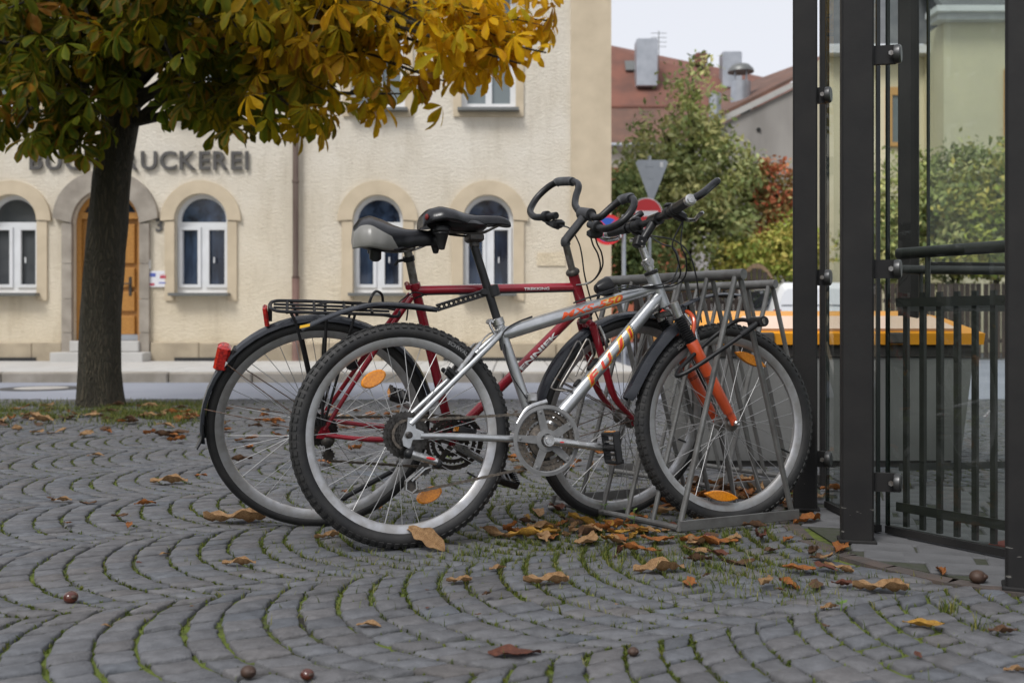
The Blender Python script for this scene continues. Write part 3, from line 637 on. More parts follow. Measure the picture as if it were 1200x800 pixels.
def cream_house():
    d = 26; e = empty('cream_house', T((13, d, 0))); O = Vector((13, d, 0)); A = lambda px, py, dd=d: at(px, py, dd) - O
    x0, x1 = A(965, 0).x, A(1420, 0).x; z1 = A(0, 66).z
    MB().box(((x0 + x1) / 2, 1, z1 / 2), (x1 - x0, 2, z1)).build('wall', M['cream'], e)
    xb = A(1106, 0, d - 1.2).x; zb = A(0, 26, d - 1.2).z
    MB().box(((xb + x1) / 2, -.6, zb / 2), (x1 - xb, 1.196, zb)).build('wall', M['cream'], e)
    m = MB(); m.box(((x0 + xb) / 2, -.15, z1 + .08), (xb - x0, .5, .2)); m.build('cornice', M['wframe'], e)
    m = MB(); m.box(((xb + x1) / 2 - .1, -1.2, zb + .06), (x1 - xb + .3, .5, .14)); m.box(((xb + x1) / 2 - .1, -1.3, zb + .2), (x1 - xb + .5, .7, .14)); m.build('cornice', M['wframe'], e)
    m = MB(); m.prism([(x0 + .02, -.4, z1 + .2), (x0 + .5, 1.4, z1 + 3.2), (x1, 1.4, z1 + 3.2), (x1, -.4, z1 + .2)], (0, .25, .1)); m.build('roof', M['slate'], e)
    m = MB(); m.prism([(xb - .2, -1.6, zb + .28), (xb - .2, 3.5, zb + 4.6), (x1 + .2, 3.5, zb + 4.6), (x1 + .2, -1.6, zb + .28)], (0, .3, .1)); m.build('roof', M['slate'], e)
    for a_, c_, t_, bt, dd in ((1038, 1068, 103, 172, d), (1093, 1105, 98, 172, d), (1176, 1206, 82, 178, d - 1.2)):
        p, q = A(a_, bt, dd), A(c_, t_, dd)
        w_ = put('window', shape2d([rect(p.x, q.x, p.z, q.z), rect(p.x + .14, q.x - .14, p.z + .1, q.z - .2)], .1), M['orangeframe'], e, T((0, p.y - .03, 0)) @ UP)
        MB().box(((p.x + q.x) / 2, p.y - .02, (p.z + q.z) / 2), (q.x - p.x - .2, .02, q.z - p.z - .2)).build('pane', M['pane_up'], w_, UP.inverted() @ T((0, .03, 0)))
    tag(e, 'cream rendered house with slate roof and orange window surrounds behind the glass', 'house')
cream_house()

def reflection_backdrop():
    """unseen house and trees, added to darken the sky reflection in the shelter glass"""
    e = empty('added_terraced_house', T((-24, 0, 0))); m = MB(); m.box((-4, -2, 4.6), (8, 34, 9.2)); m.build('wall', M['greywall'], e)
    m = MB(); m.prism([(.6, -19.3, 9.2), (-4, -19.3, 12.6), (-8.6, -19.3, 9.2)], (0, 34.6, 0)); m.build('roof', M['roofold'], e)
    for y in range(-17, 15, 3):
        for z in (1.0, 4.2, 7.0): wn = MB().box((.02, y, z + .8), (.06, 1.1, 1.6)).build('window', M['wframe'], e); MB().box((.055, y, z + .8), (.02, .9, 1.4)).build('pane', M['pane'], wn)
    tag(e, 'grey terraced house added out of view for the shelter glass to mirror', 'house')
    for i, (x, y) in enumerate(((-13.5, 1.0), (-14.5, -6.0))):
        tree('added_mirror_tree', ['dark tree added out of view for the shelter glass to mirror', 'second dark tree added out of view for the glass reflection'][i], 'tree', (x, y, 0), [(x, y, 4.2, 2.6, 2.6, 1.9), (x + .8, y - .6, 3.2, 1.8, 1.8, 1.1)], 9000, .12, DG, .2, (x, y, 5), 40 + i, .3, 'trees added for the glass reflection')
reflection_backdrop()
def fence_run():
    for k, (px0, px1, d0, archd) in enumerate(((742, 805, 21.6, 0), (808, 866, 21.6, 0), (868, 906, 21.6, 1), (1036, 1096, 20.5, 0), (1098, 1150, 20.5, 0), (1152, 1215, 20.5, 0), (910, 1034, 21.6, 0))):
        a, c = at(px0, 332, d0), at(px1, 332, d0); e = empty('wooden_fence_panel', T((a.x, d0, 0))); n = int((c.x - a.x) / .11)
        for i in range(n):
            x = (i + .5) * (c.x - a.x) / n; t = 2 * x / (c.x - a.x) - 1; h = a.z + (.32 * (1 - t * t) if archd else 0) + random.uniform(-.008, .008)
            MB().box((x, 0, h / 2), (.095, .02, h)).build('plank', M['plank'], e)
        for z in (.35, 1.15): MB().box(((c.x - a.x) / 2, .035, z), (c.x - a.x, .05, .08)).build('rail', M['plank'], e)
        if archd:
            pts = [((c.x - a.x) * s_, -.01, a.z + .30 * (1 - (2 * s_ - 1) ** 2) + .02) for s_ in (i / 12 for i in range(13))]
            m = MB()
            for p, q in zip(pts, pts[1:]): m.prism([p, q, (q[0], q[1], q[2] + .10), (p[0], p[1], p[2] + .10)], (0, .05, 0))
            m.build('arched_cap', M['plank2'], e)
        lb = ['dark brown board fence panel below the pointed tree', 'dark brown board fence panel beside the arched panel', 'board fence panel with a tan arched top', 'dark fence panel seen through the glass beside the shelter post', 'dark fence panel seen through the middle of the glass', 'dark fence panel below the orange framed window', 'long dark board fence panel behind the white car'][k]
        tag(e, lb, 'fence', 'board fence panels beyond the road')
fence_run()

def disc(m, c, r, th=.012, n=32): m.rev([(.001, -th / 2), (r, -th / 2), (r, th / 2), (.001, th / 2)], c, (0, 1, 0), n)
def signs():
    d = 20; p = at(761, 250, d); e = empty('yield_sign_post', T((p.x, d, 0)))
    MB().cyl((0, 0, -.05), (0, 0, at(0, 183, d).z), .038, 12).build('pole', M['zincbox'], e)
    a, b_, c = at(744.5, 188, d), at(782.5, 188, d), at(763, 236, d)
    m = MB(); m.prism([(a.x - p.x + .05, -.055, a.z), (b_.x - p.x - .05, -.055, a.z), (b_.x - p.x, -.055, a.z - .05), (c.x - p.x + .03, -.055, c.z), (c.x - p.x - .03, -.055, c.z), (a.x - p.x, -.055, a.z - .05)], (0, .012, 0))
    y = m.build('yield_sign_back', M['signgrey'], e)
    MB().box((b_.x - p.x - .13, -.058, a.z - .09), (.06, .004, .10)).build('sticker', M['white'], y)
    for z in (a.z - .12, a.z - .35): MB().box((0, -.04, z), (.14, .06, .03)).build('clamp', M['signgrey'], e)
    q = at(757, 251, d); cx = q.x - p.x; r = 17.5 * d / F
    m = MB(); disc(m, (cx, -.10, q.z), r); s_ = m.build('no_entry_sign', M['sred'], e)
    MB().box((cx, -.108, q.z), (r * 1.5, .006, r * .36)).build('white_bar', M['swhite'], s_)
    m = MB(); m.rev([(r * 1.0, -.002), (r * 1.06, -.002), (r * 1.06, .002), (r, .002)], (cx, -.1, q.z), (0, 1, 0), 32, closed=True); m.build('white_rim', M['swhite'], s_)
    tag(e, 'post with grey back of a yield sign above a red no entry sign', 'sign post')
    d = 14.6; p = at(731, 270, d); e = empty('no_stopping_sign_post', T((p.x, d, 0)))
    MB().cyl((0, 0, -.05), (0, 0, at(0, 252, d).z), .03, 12).build('pole', M['zincbox'], e)
    q = at(711.5, 269.5, d); cx = q.x - p.x; r = 18 * d / F
    m = MB(); disc(m, (cx, -.06, q.z), r); s_ = m.build('no_stopping_sign', M['sred'], e)
    m = MB(); disc(m, (cx, -.067, q.z), r * .78, .006); m.build('blue_field', M['sblue'], s_)
    for a_ in (45, -45): MB().box((cx, -.072 - (.002 if a_ > 0 else 0), q.z), (r * 1.5, .004, r * .2), Matrix.Rotation(R_(a_), 3, 'Y')).build('red_stroke', M['sred'], s_)
    MB().box((cx / 2, -.04, q.z), (abs(cx), .02, .03)).build('bracket', M['zincbox'], e)
    tag(e, 'pale pole with a round blue and red no stopping sign at the house corner', 'sign post')
signs()

def car():
    d = 19.2; p = at(957, 340, d); e = empty('parked_car', T((p.x, d, 0)))
    prof = [(-.82, .28), (-.86, .55), (-.85, .85), (-.80, 1.02), (-.66, 1.40), (-.58, 1.46), (.58, 1.46), (.66, 1.40), (.80, 1.02), (.85, .85), (.86, .55), (.82, .28)]
    m = MB(); rings = []
    for y, k, h in ((0, .93, .90), (.10, 1, 1), (2.6, 1, 1), (2.9, .99, .70), (3.9, .97, .66), (4.1, .9, .6)):
        rings.append([(x * k, y, .28 + (z - .28) * (h if z > .9 else min(1, h + .25))) for x, z in prof])
    m.loft(rings); m.build('body', M['carwhite'], e)
    m = MB(); m.prism([(-.66, -.005, 1.02), (.66, -.005, 1.02), (.58, .07, 1.34), (-.58, .07, 1.34)], (0, .012, 0)); m.build('rear_window', M['carglass'], e)
    for s_ in (-1, 1):
        m = MB(); m.prism([(s_ * .842, .3, 1.0), (s_ * .842, 2.5, 1.0), (s_ * .70, 2.4, 1.36), (s_ * .70, .4, 1.36)], (s_ * .012, 0, 0)); m.build('side_window', M['carglass'], e)
        MB().bbox((s_ * .74, -.01, .86), (.14, .06, .2), .02).build('tail_light', M['redlens'], e)
        for y in (.75, 3.3): 
            wh = MB().rev([(.12, -.09), (.27, -.1), (.31, -.07), (.31, .07), (.27, .1), (.12, .09)], (s_ * .76, y, .31), (1, 0, 0), 24, cap=True).build('wheel', M['cardark'], e)
            MB().rev([(.01, .1), (.19, .085), (.2, .105)], (s_ * .76, y, .31), (s_, 0, 0), 20).build('rim', M['alloy'], wh)
    MB().bbox((0, -.06, .45), (1.62, .18, .26), .04).build('bumper', M['carwhite'], e)
    tag(e, 'white car parked behind the yellow lidded grit bin', 'car')
car()

def grit_bin():
    a, c = gp(798, 549), gp(1142, 549); wdt = c.x - a.x; e = empty('grit_bin', T((a.x + wdt / 2, a.y + .02, 0)) @ Matrix.Rotation(R_(0), 4, 'Z'))
    hw, dp, hb = wdt / 2, .62, .50
    def rg(z, i): return [(-hw + i, i * .6, z), (hw - i, i * .6, z), (hw - i, dp - i, z), (-hw + i, dp - i, z)]
    m = MB(); m.loft([rg(.03, .05), rg(.06, .04), rg(hb - .03, .0), rg(hb, .0)]); m.build('body', M['binbody'], e)
    MB().bbox((0, dp / 2, .015), (wdt - .14, dp - .1, .05), .01).build('base', M['bindark'], e)
    m = MB(); m.loft([rg(hb + .004, -.015), rg(hb + .03, -.02), rg(hb + .055, -.005)]); m.build('rim', M['bindark'], e)
    m = MB(); L = lambda y, z, i: [(-hw - .03 + i, y, z), (hw + .03 - i, y, z)]
    z0 = hb + .06
    m.loft([[(-hw - .03, -.045, z0), (hw + .03, -.045, z0), (hw + .03, dp + .03, z0), (-hw - .03, dp + .03, z0)],
            [(-hw - .035, -.05, z0 + .05), (hw + .035, -.05, z0 + .05), (hw + .035, dp + .03, z0 + .05), (-hw - .035, dp + .03, z0 + .05)],
            [(-hw + .10, .10, z0 + .125), (hw - .10, .10, z0 + .125), (hw - .04, dp, z0 + .16), (-hw + .04, dp, z0 + .16)]])
    lid = m.build('lid', M['binlid'], e)
    m = MB(); m.prism([(-hw + .20, -.028, z0 + .060), (hw - .08, -.028, z0 + .060), (hw - .16, .083, z0 + .118), (-hw + .30, .083, z0 + .118)], (0, -.008, .012)); m.build('faded_panel', M['bintop'], lid)
    for x in (-.3, .3): MB().bbox((x, -.055, z0 + .03), (.10, .02, .05), .006).build('catch', M['bindark'], e)
    tag(e, 'grey plastic grit bin with a yellow faded lid behind the bicycle racks', 'grit bin')
grit_bin()

# ================================================================== GLASS SHELTER
def shelter():
    P = {'a': (1.027, 3.59), 'b': (1.030, 3.06), 'c': (1.262, 2.505), 'd': (1.84, 4.75), 'e': (1.250, 4.10)}
    lab = {'a': 'dark square shelter post beside the front wheel of the silver bicycle', 'b': 'thick dark shelter post with scuffed base where two glass panes meet', 'c': 'dark shelter post at the far end of the large glass pane', 'd': 'dark post seen through the large glass pane', 'e': 'slim dark flat post behind the grit bin side post'}
    sz = {'a': (.082, .06), 'b': (.092, .065), 'c': (.10, .07), 'd': (.09, .09), 'e': (.034, .08)}
    rot = {'a': -6, 'b': -5, 'c': -16, 'd': -15, 'e': -6}
    clamps = {'a': (5, .055), 'b': (35, .12), 'c': (25, .16)}
    for k, (x, y) in P.items():
        e = empty('shelter_post', T((x, y, 0)) @ Matrix.Rotation(R_(rot[k] - 8), 4, 'Z')); w_, d_ = sz[k]
        MB().bbox((0, 0, 1.2), (w_, d_, 2.42), .006).build('shaft', M['post_worn'], e)
        MB().bbox((0, 0, .004), (w_ + .016, d_ + .016, .012), .003).build('foot_plate', M['post'], e)
        if k in clamps:
            a_, l_ = clamps[k]
            for z in (1.447, .812, .18):
                c = MB().box((w_ / 2 + l_ / 4, .0, z), (l_ / 2 + .01, .016, .055)).build('clamp_arm', M['post'], e)
                MB().rev([(.001, 0), (.026, 0), (.028, .004), (.028, .016), (.024, .020), (.001, .020)], (w_ / 2 + l_ / 2, -.003, z), (1, -.25, 0), 20).build('clamp_disc', M['steel_dark'], c)
                MB().rev([(.001, 0), (.008, 0), (.008, .006), (.001, .006)], (w_ / 2 + l_ / 2 - .012, -.02, z), (0, -1, 0), 6).build('bolt', M['steel'], c)
        tag(e, lab[k], 'post', 'posts of the glass shelter')
    def pane(name, a, b, z0, z1, label):
        a, b = Vector((*a, 0)), Vector((*b, 0)); v = b - a; L = v.length; ang = math.atan2(v.y, v.x)
        e = empty(name, T(a) @ Matrix.Rotation(ang, 4, 'Z'))
        MB().box((L / 2, 0, (z0 + z1) / 2), (L - .012, .010, z1 - z0)).build('glass', M['glass'], e)
        for x in (.002, L - .002): MB().box((x, 0, (z0 + z1) / 2), (.008, .012, z1 - z0)).build('polished_edge', M['edge'], e)
        MB().box((L / 2, 0, z0 - .012), (L, .022, .022)).build('base_channel', M['post'], e)
        tag(e, label, 'glass pane', 'panes of the glass shelter')
    pane('glass_pane', (1.132, 3.165), (1.108, 3.60), .03, 2.25, 'narrow glass pane between the two thick dark posts')
    pane('glass_pane', (1.158, 3.16), (1.60, 2.445), .03, 2.25, 'large glass pane in front of the handrail and railing')
    pane('glass_pane', (1.665, 4.10), (2.35, 4.24), .9, 2.25, 'glass pane at the rear of the shelter seen through the front pane')
    def railing(a, b, label, hand=True, sp=.058):
        a, b = Vector((*a, 0)), Vector((*b, 0)); v = b - a; L = v.length; e = empty('iron_railing', T(a) @ Matrix.Rotation(math.atan2(v.y, v.x), 4, 'Z'))
        n = int(L / sp); bar = MB().box((0, 0, .385), (.016, .012, .72)).mesh('bar', M['fence'])
        for i in range(n): link('bar', bar, e, T(((i + .5) * L / n, 0, 0)))
        MB().box((L / 2, -.009, .085), (L, .006, .028)).build('bottom_rail', M['fence'], e); MB().box((L / 2, -.009, .716), (L, .006, .028)).build('top_rail', M['fence'], e)
        if hand:
            MB().cyl((0, 0, .867), (L, 0, .867), .0175, 14).build('handrail', M['fence'], e)
            for x in (.12 * L, .85 * L): MB().cyl((x, 0, .72), (x, 0, .86), .008, 8).build('handrail_bracket', M['fence'], e)
        tag(e, label, 'railing', 'railings inside the glass shelter')
    railing((1.20, 3.18), (1.66, 2.44), 'dark iron railing with round handrail close behind the large glass pane')
    railing((1.53, 4.06), (2.35, 4.20), 'dark iron railing on the far side of the shelter stairwell', True, .075)
    m = MB()
    pts = [Vector((p.x, p.y, .0)) for p in STRIP]
    for p, q in zip(pts, pts[1:]):
        t = (q - p).normalized(); n = Vector((-t.y, t.x, 0)); 
        m.prism([p + n * 0 + Vector((0, 0, -.03)), q + Vector((0, 0, -.03)), q + n * .055 + Vector((0, 0, -.03)), p + n * .055 + Vector((0, 0, -.03))], (0, 0, .031))
    tag(m.build('edging_strip', M['rustplate']), 'rust brown edging strip curving round the foot of the glass shelter', 'edging')
    fl = MB().prism([(STRIP[0].x + .25, 4.15, -.0075), (STRIP[0].x + .06, STRIP[0].y, -.0075), (pts[2].x + .05, pts[2].y, -.0075), (pts[5].x + .03, pts[5].y + .04, -.0075), (2.6, 1.9, -.0075), (4.0, 4.15, -.0075)], (0, 0, .003)).build('shelter_floor', M['floorsoil']); tag(fl, kind='structure')
    y = 1.95; r = 0
    while y < 4.6:
        x = .8 + (r % 2) * .09
        while x < 2.7:
            wd = random.uniform(.13, .22)
            xr, yr = x * .93 - (y - 3) * .25 , y + (x - 1.2) * -.30
            if xr - wd / 2 > strip_x(yr) + .02 and 1.6 < yr < 4.1:
                ls = MB().bbox((0, 0, -.008), (wd - .012, .115, .02), .004).build('paving_stone', M['inner'], fl, T((xr, yr, random.uniform(-.0015, .0015))) @ Matrix.Rotation(R_(-17 + random.uniform(-2, 2)), 4, 'Z'))
            x += wd
        y += .127; r += 1
    MB().bbox((1.62, 2.86, .008), (.45, .28, .012), .004, Matrix.Rotation(R_(-58), 3, 'Z')).build('door_mat', M['redmat']); tag(bpy.data.objects['door_mat'], 'red brown mat on the floor behind the railing', 'mat')
def wornpost():
    m = pm('post_paint_worn', (.013, .0125, .013), .58, 0, (.019, .018, .0175), 9, bump=.05, bscale=60); n = m.node_tree; b = n.nodes['Principled BSDF']; base = b.inputs['Base Color'].links[0].from_socket
    tc = n.nodes.new('ShaderNodeTexCoord'); mp = n.nodes.new('ShaderNodeMapping'); mp.inputs['Scale'].default_value = (1, 1, 3.5); n.links.new(tc.outputs['Object'], mp.inputs[0])
    z = n.nodes.new('ShaderNodeTexNoise'); z.inputs['Scale'].default_value = 16; z.inputs['Detail'].default_value = 7; n.links.new(mp.outputs[0], z.inputs['Vector'])
    sx = n.nodes.new('ShaderNodeSeparateXYZ'); n.links.new(tc.outputs['Object'], sx.inputs[0])
    mr = n.nodes.new('ShaderNodeMapRange'); mr.inputs['From Min'].default_value = 0; mr.inputs['From Max'].default_value = .3; mr.inputs['To Min'].default_value = .60; mr.inputs['To Max'].default_value = .82; n.links.new(sx.outputs['Z'], mr.inputs['Value'])
    gt = n.nodes.new('ShaderNodeMath'); gt.operation = 'GREATER_THAN'; n.links.new(z.outputs['Fac'], gt.inputs[0]); n.links.new(mr.outputs[0], gt.inputs[1])
    mx = n.nodes.new('ShaderNodeMix'); mx.data_type = 'RGBA'; n.links.new(gt.outputs[0], mx.inputs['Factor']); n.links.new(base, mx.inputs['A']); mx.inputs['B'].default_value = (.13, .125, .115, 1); n.links.new(mx.outputs['Result'], b.inputs['Base Color']); return m
M['floorsoil'] = pm('floor_soil', (.045, .045, .036), .95, 0, (.03, .036, .016), 30); M['cogs'] = pm('cog_steel', (.085, .08, .075), .42, .85, (.04, .037, .034), 70); M['post_worn'] = wornpost(); M['post_worn'].node_tree.nodes['Principled BSDF'].inputs['Specular IOR Level'].default_value = .25; M['post'].node_tree.nodes['Principled BSDF'].inputs['Specular IOR Level'].default_value = .25; M['steel_dark'] = pm('clamp_steel', (.10, .10, .10), .4, .8)
shelter()

# ================================================================== BICYCLE RACKS
def rack(near, far, foot, n, label):
    near, far, foot = Vector(near), Vector(far), Vector(foot)                 # ridge ends (on the ground plan), half footprint vector
    e = empty('bicycle_rack', T((near.x, near.y, 0))); v = far - near; hz = .807; V3 = lambda a, z: Vector((a.x, a.y, z))
    zero = Vector((0, 0)); r_ = .0078
    MB().tube([V3(-v.normalized() * .025, hz), V3(v + v.normalized() * .03, hz)], .0172, 16).build('ridge_tube', M['zinc'], e)
    for s in (-1, 1):
        MB().tube([V3(foot * s, .022), V3(foot * s + v, .022)], .010, 10).build('base_rail', M['zinc'], e)
    for k in range(n):
        p = v * (k / (n - 1))
        for s in (-1, 1):
            f = foot * s + p; MB().tube([V3(p + foot.normalized() * s * .010, hz - .008), V3(f, .012)], r_ if 0 < k < n - 1 else .0092, 10).build('rod', M['zinc'], e)
    for k, p in enumerate((zero, v)):
        ang = math.atan2(foot.y, foot.x); off = -v.normalized() * .014 if k == 0 else v.normalized() * .014
        MB().bbox(V3(p + off, .030), (foot.length * 2 + .02, .006, .034), .002, Matrix.Rotation(ang, 3, 'Z')).build('base_plate', M['zinc'], e)
        for s in (-1, 1): MB().bbox(V3(p + foot * s * 1.03, .004), (.05, .04, .010), .002).build('foot', M['zinc'], e)
    tag(e, label, 'bicycle rack', 'prism shaped bicycle racks'); return e
RD_ = Vector((-.61, .79)).normalized()
rack((.716, 3.25), Vector((.716, 3.25)) + RD_ * .58, (.203, .098), 6, 'galvanised bicycle rack holding the front wheels of both bicycles')
rack((1.015, 4.02), Vector((1.015, 4.02)) + RD_ * .62, (.203, .098), 6, 'galvanised bicycle rack standing empty in front of the grit bin')

# ================================================================== BICYCLES
class Bike:
    """local frame: x forward, y to the rider's left, z up along the leaning wheel; origin at the rear wheel's contact"""
    def __init__(s, con_r, con_f, lean):
        a, b = gp(*con_r), gp(*con_f); s.L = (b - a).length; u = (b - a).normalized(); n = Vector((-u.y, u.x, 0)); l = R_(lean)
        w_ = Vector((0, 0, 1)) * math.cos(l) + n * math.sin(l); y_ = w_.cross(u)
        s.mx = Matrix(((u.x, y_.x, w_.x, a.x), (u.y, y_.y, w_.y, a.y), (u.z, y_.z, w_.z, a.z), (0, 0, 0, 1))); s.inv = s.mx.inverted()
        s.o = s.inv @ Vector((0, 0, H))
    def p(s, px, py, y=0.0, mb=None):
        """pixel -> point on the plane y = const of the bike"""
        d = s.inv.to_3x3() @ Vector(((px - 600) / F, 1, -(py - YH) / F)); t = (y - s.o.y) / d.y; return s.o + d * t
def rotabout(p, axis, ang): return T(p) @ Matrix.Rotation(ang, 4, axis) @ T(-Vector(p))

def wheel(root, mb, R, rt, nsp, knob, reflect=(), rimh=.022, rear=False, label=None, hub_r=.018):
    ri = R - 2 * rt + .004                                   # rim bead radius
    hub = MB(); hub.rev([(.005, -.062), (.007, -.058), (.007, -.045), (hub_r * .9, -.04), (hub_r * .9, -.036), (.026, -.034), (.026, -.031), (hub_r * .75, -.028), (hub_r * .7, 0), (hub_r * .75, .028), (.026, .031), (.026, .034), (hub_r * .9, .036), (hub_r * .9, .04), (.007, .045), (.007, .058), (.005, .062)], axis=(0, 1, 0), n=20, cap=True)
    wl = hub.build('wheel', M['steel'], root, mb)
    # rim
    MB().rev([(ri + .004, -.0125), (ri + .004, -.0145), (ri - .012, -.0135), (ri - rimh, -.006), (ri - rimh - .001, 0), (ri - rimh, .006), (ri - .012, .0135), (ri + .004, .0145), (ri + .004, .0125), (ri - .004, .008), (ri - .004, -.008)], axis=(0, 1, 0), n=96, closed=True).build('rim', M['rim'], wl)
    # tyre
    rc = R - rt; m = MB(); prof = []
    for i in range(16):
        a = 2 * math.pi * i / 16; ca, sa = math.cos(a), math.sin(a)
        prof.append((rc + rt * (1.0 if ca > 0 else .96) * ca, rt * .98 * sa))
    m.mat(1); m.rev(prof, axis=(0, 1, 0), n=120, closed=True)
    m.mat(0)
    if knob:
        nk = 84
        for k in range(nk):
            for row, ang in (((0, 0), 58), ((1, .5), -58), ((2, .0), 24), ((3, .5), -24)):
                a = 2 * math.pi * (k + row[1]) / nk; aa = R_(ang); q = Vector((math.cos(a), 0, math.sin(a)))
                c = q * (rc + rt * math.cos(aa)) + Vector((0, rt * math.sin(aa), 0)); nrm = q * math.cos(aa) + Vector((0, math.sin(aa), 0)); tan = Vector((-math.sin(a), 0, math.cos(a)))
                mx = Matrix((tan, nrm.cross(tan), nrm)).transposed(); m.box(c, (.013 if row[0] < 2 else .014, .010, .0050), mx)
        m.rev([(rc + rt * math.cos(R_(95)), rt * math.sin(R_(95)) + .0005), (rc + rt * math.cos(R_(100)), rt * 1.02)], axis=(0, 1, 0), n=64)
    else:
        for s in (-1, 1):
            for dg in (30, 52): 
                a = R_(dg); m.rev([(rc + rt * math.cos(a) - .001, s * rt * math.sin(a) * .98), (rc + rt * math.cos(a) + .0012, s * rt * math.sin(a) * .98 + s * .0012), (rc + rt * math.cos(a) - .002, s * rt * math.sin(a) + s * .0018)], axis=(0, 1, 0), n=96)
    m.build('tyre', [M['rubber'], M['sidewall']], wl)
    # spokes, crossing three
    sp = MB().tube([(0, 0, 0), (0, 0, 1)], .00115, 5, cap=False).mesh('spoke', M['spoke']); off = 2 * math.pi * 3 / nsp * 1.9
    for k in range(nsp):
        a = 2 * math.pi * (k + .5) / nsp; side = 1 if k % 2 else -1; ah = a + (off if (k // 2) % 2 else -off)
        p0 = Vector((.024 * math.cos(ah), side * .0325, .024 * math.sin(ah))); p1 = Vector(((ri - rimh) * math.cos(a), side * .002, (ri - rimh) * math.sin(a)))
        v = p1 - p0; t, n, b = frame_from(v); mx = Matrix(((n.x, b.x, v.x, p0.x), (n.y, b.y, v.y, p0.y), (n.z, b.z, v.z, p0.z), (0, 0, 0, 1))); link('spoke', sp, wl, mx)
    for ang, rr, kind in reflect:
        a = R_(ang); c = Vector((rr * math.cos(a), -.016, rr * math.sin(a))); m = MB(); rings = []
        lx, lz = (.022, .040) if kind == 0 else (.0135, .062)
        rot = Matrix.Rotation(-a, 3, 'Y')
        for yy, kk in ((.006, .86), (.002, 1), (-.006, 1), (-.010, .86)):
            rings.append([c + rot @ Vector((lx * kk * math.cos(q) * (1 if kind == 0 else (abs(math.cos(q)) + .3)), yy, lz * kk * math.sin(q))) for q in (2 * math.pi * i / 20 for i in range(20))])
        m.loft(rings); m.build('reflector', M['amber'], wl)
    m = MB(); a = R_(-24); c = Vector(((ri - rimh) * math.cos(a), 0, (ri - rimh) * math.sin(a))); m.cyl(c, c * .87, .0032, 8); m.build('valve', M['black'], wl)
    return wl
def gear(m, c, r, teeth, th, y):
    pts = []
    for i in range(teeth * 2):
        a = math.pi * i / teeth; q = r if i % 2 else r - .0055
        pts.append((c[0] + q * math.cos(a), y - th / 2, c[2] + q * math.sin(a)))
    inner = [(c[0] + (r - .016) * math.cos(math.pi * i / teeth), y - th / 2, c[2] + (r - .016) * math.sin(math.pi * i / teeth)) for i in range(teeth * 2)]
    A, Bq = m.ring(pts), m.ring([(p[0], y + th / 2, p[2]) for p in pts]); C_, D = m.ring(inner), m.ring([(p[0], y + th / 2, p[2]) for p in inner])
    m.bridge(A, Bq); m.bridge(C_, D); m.bridge(A, C_); m.bridge(Bq, D)
def solid_cog(m, c, r, teeth, th, y):
    pts = []
    for i in range(teeth * 2):
        a = math.pi * i / teeth; q = r if i % 2 else r - .005; pts.append((c[0] + q * math.cos(a), y, c[2] + q * math.sin(a)))
    m.prism(pts, (0, th, 0))
def chain_path(m, pts, w_=.0055, h_=.0085, pitch=.0127):
    P = []; acc = 0
    pts = [Vector(p) for p in pts]
    for a, b in zip(pts, pts[1:]):
        l = (b - a).length; n = max(1, int(round(l / pitch)))
        for i in range(n): P.append(a.lerp(b, i / n))
    P.append(pts[-1])
    for i, (a, b) in enumerate(zip(P, P[1:])):
        t, n, bb = frame_from(b - a, Vector((0, 1, 0))); mx = Matrix((t, n, bb)).transposed(); k = 1.0 if i % 2 else .62
        m.box((a + b) / 2, ((b - a).length * 1.12, w_ * k, h_ * (1 if i % 2 else .8)), mx)
def saddle(root, x0, z0, L, hw, hh, tilt=0.0, side=None, name='saddle'):
    st = [(0, .52, -.018, .75), (.06, .80, -.004, .95), (.18, 1.0, .003, 1.0), (.32, .93, -.002, .95), (.45, .66, -.009, .85), (.58, .42, -.013, .72), (.72, .30, -.012, .62), (.88, .25, -.012, .55), (.96, .20, -.018, .48), (1, .10, -.026, .3)]
    rings = []; rot = Matrix.Rotation(tilt, 3, 'Y'); NS, NR = 34, 32; ts = [q[0] for q in st]
    for k_ in range(NS + 1):
        t = 1 - (1 - (k_ / NS)) ** 1.0; t = .5 - .5 * math.cos(math.pi * t)
        wk, dz, hk = (float(np.interp(t, ts, [q[i_] for q in st])) for i_ in (1, 2, 3))
        wk *= 1 if 0 < t < 1 else .55
        r = []
        for i in range(NR):
            a = 2 * math.pi * i / NR; ca, sa = math.cos(a), math.sin(a)
            y = hw * wk * math.copysign(abs(ca) ** .8, ca); h = hh * hk
            z = (h * .5) * (abs(sa) ** .85) if sa > 0 else -h * .5 * (abs(sa) ** 1.2) * (.5 + .4 * abs(ca))
            z += dz * hh / .05 - h * .5 - .22 * hh * hk * (abs(ca) ** 3)
            r.append(rot @ Vector((t * L, y, z)) + Vector((x0, 0, z0)))
        rings.append(r)
    m = MB(); m.loft(rings)
    if side is not None:
        o = m.build(name, [side], root, ang=70); at_ = o.data.color_attributes.new('Col', 'FLOAT_COLOR', 'POINT')
        for i in range(len(o.data.vertices)):
            k_, j_ = divmod(i, NR); t = .5 - .5 * math.cos(math.pi * k_ / NS); sa = math.sin(2 * math.pi * j_ / NR); bd = .86 - .9 * max(0, t - .12) - 7 * max(0, t - .42)
            v_ = .5 + .4 * (bd - sa); at_.data[i].color = (v_, v_, v_, 1)
        return o
    return m.build(name, [M['vinyl']], root, ang=70)
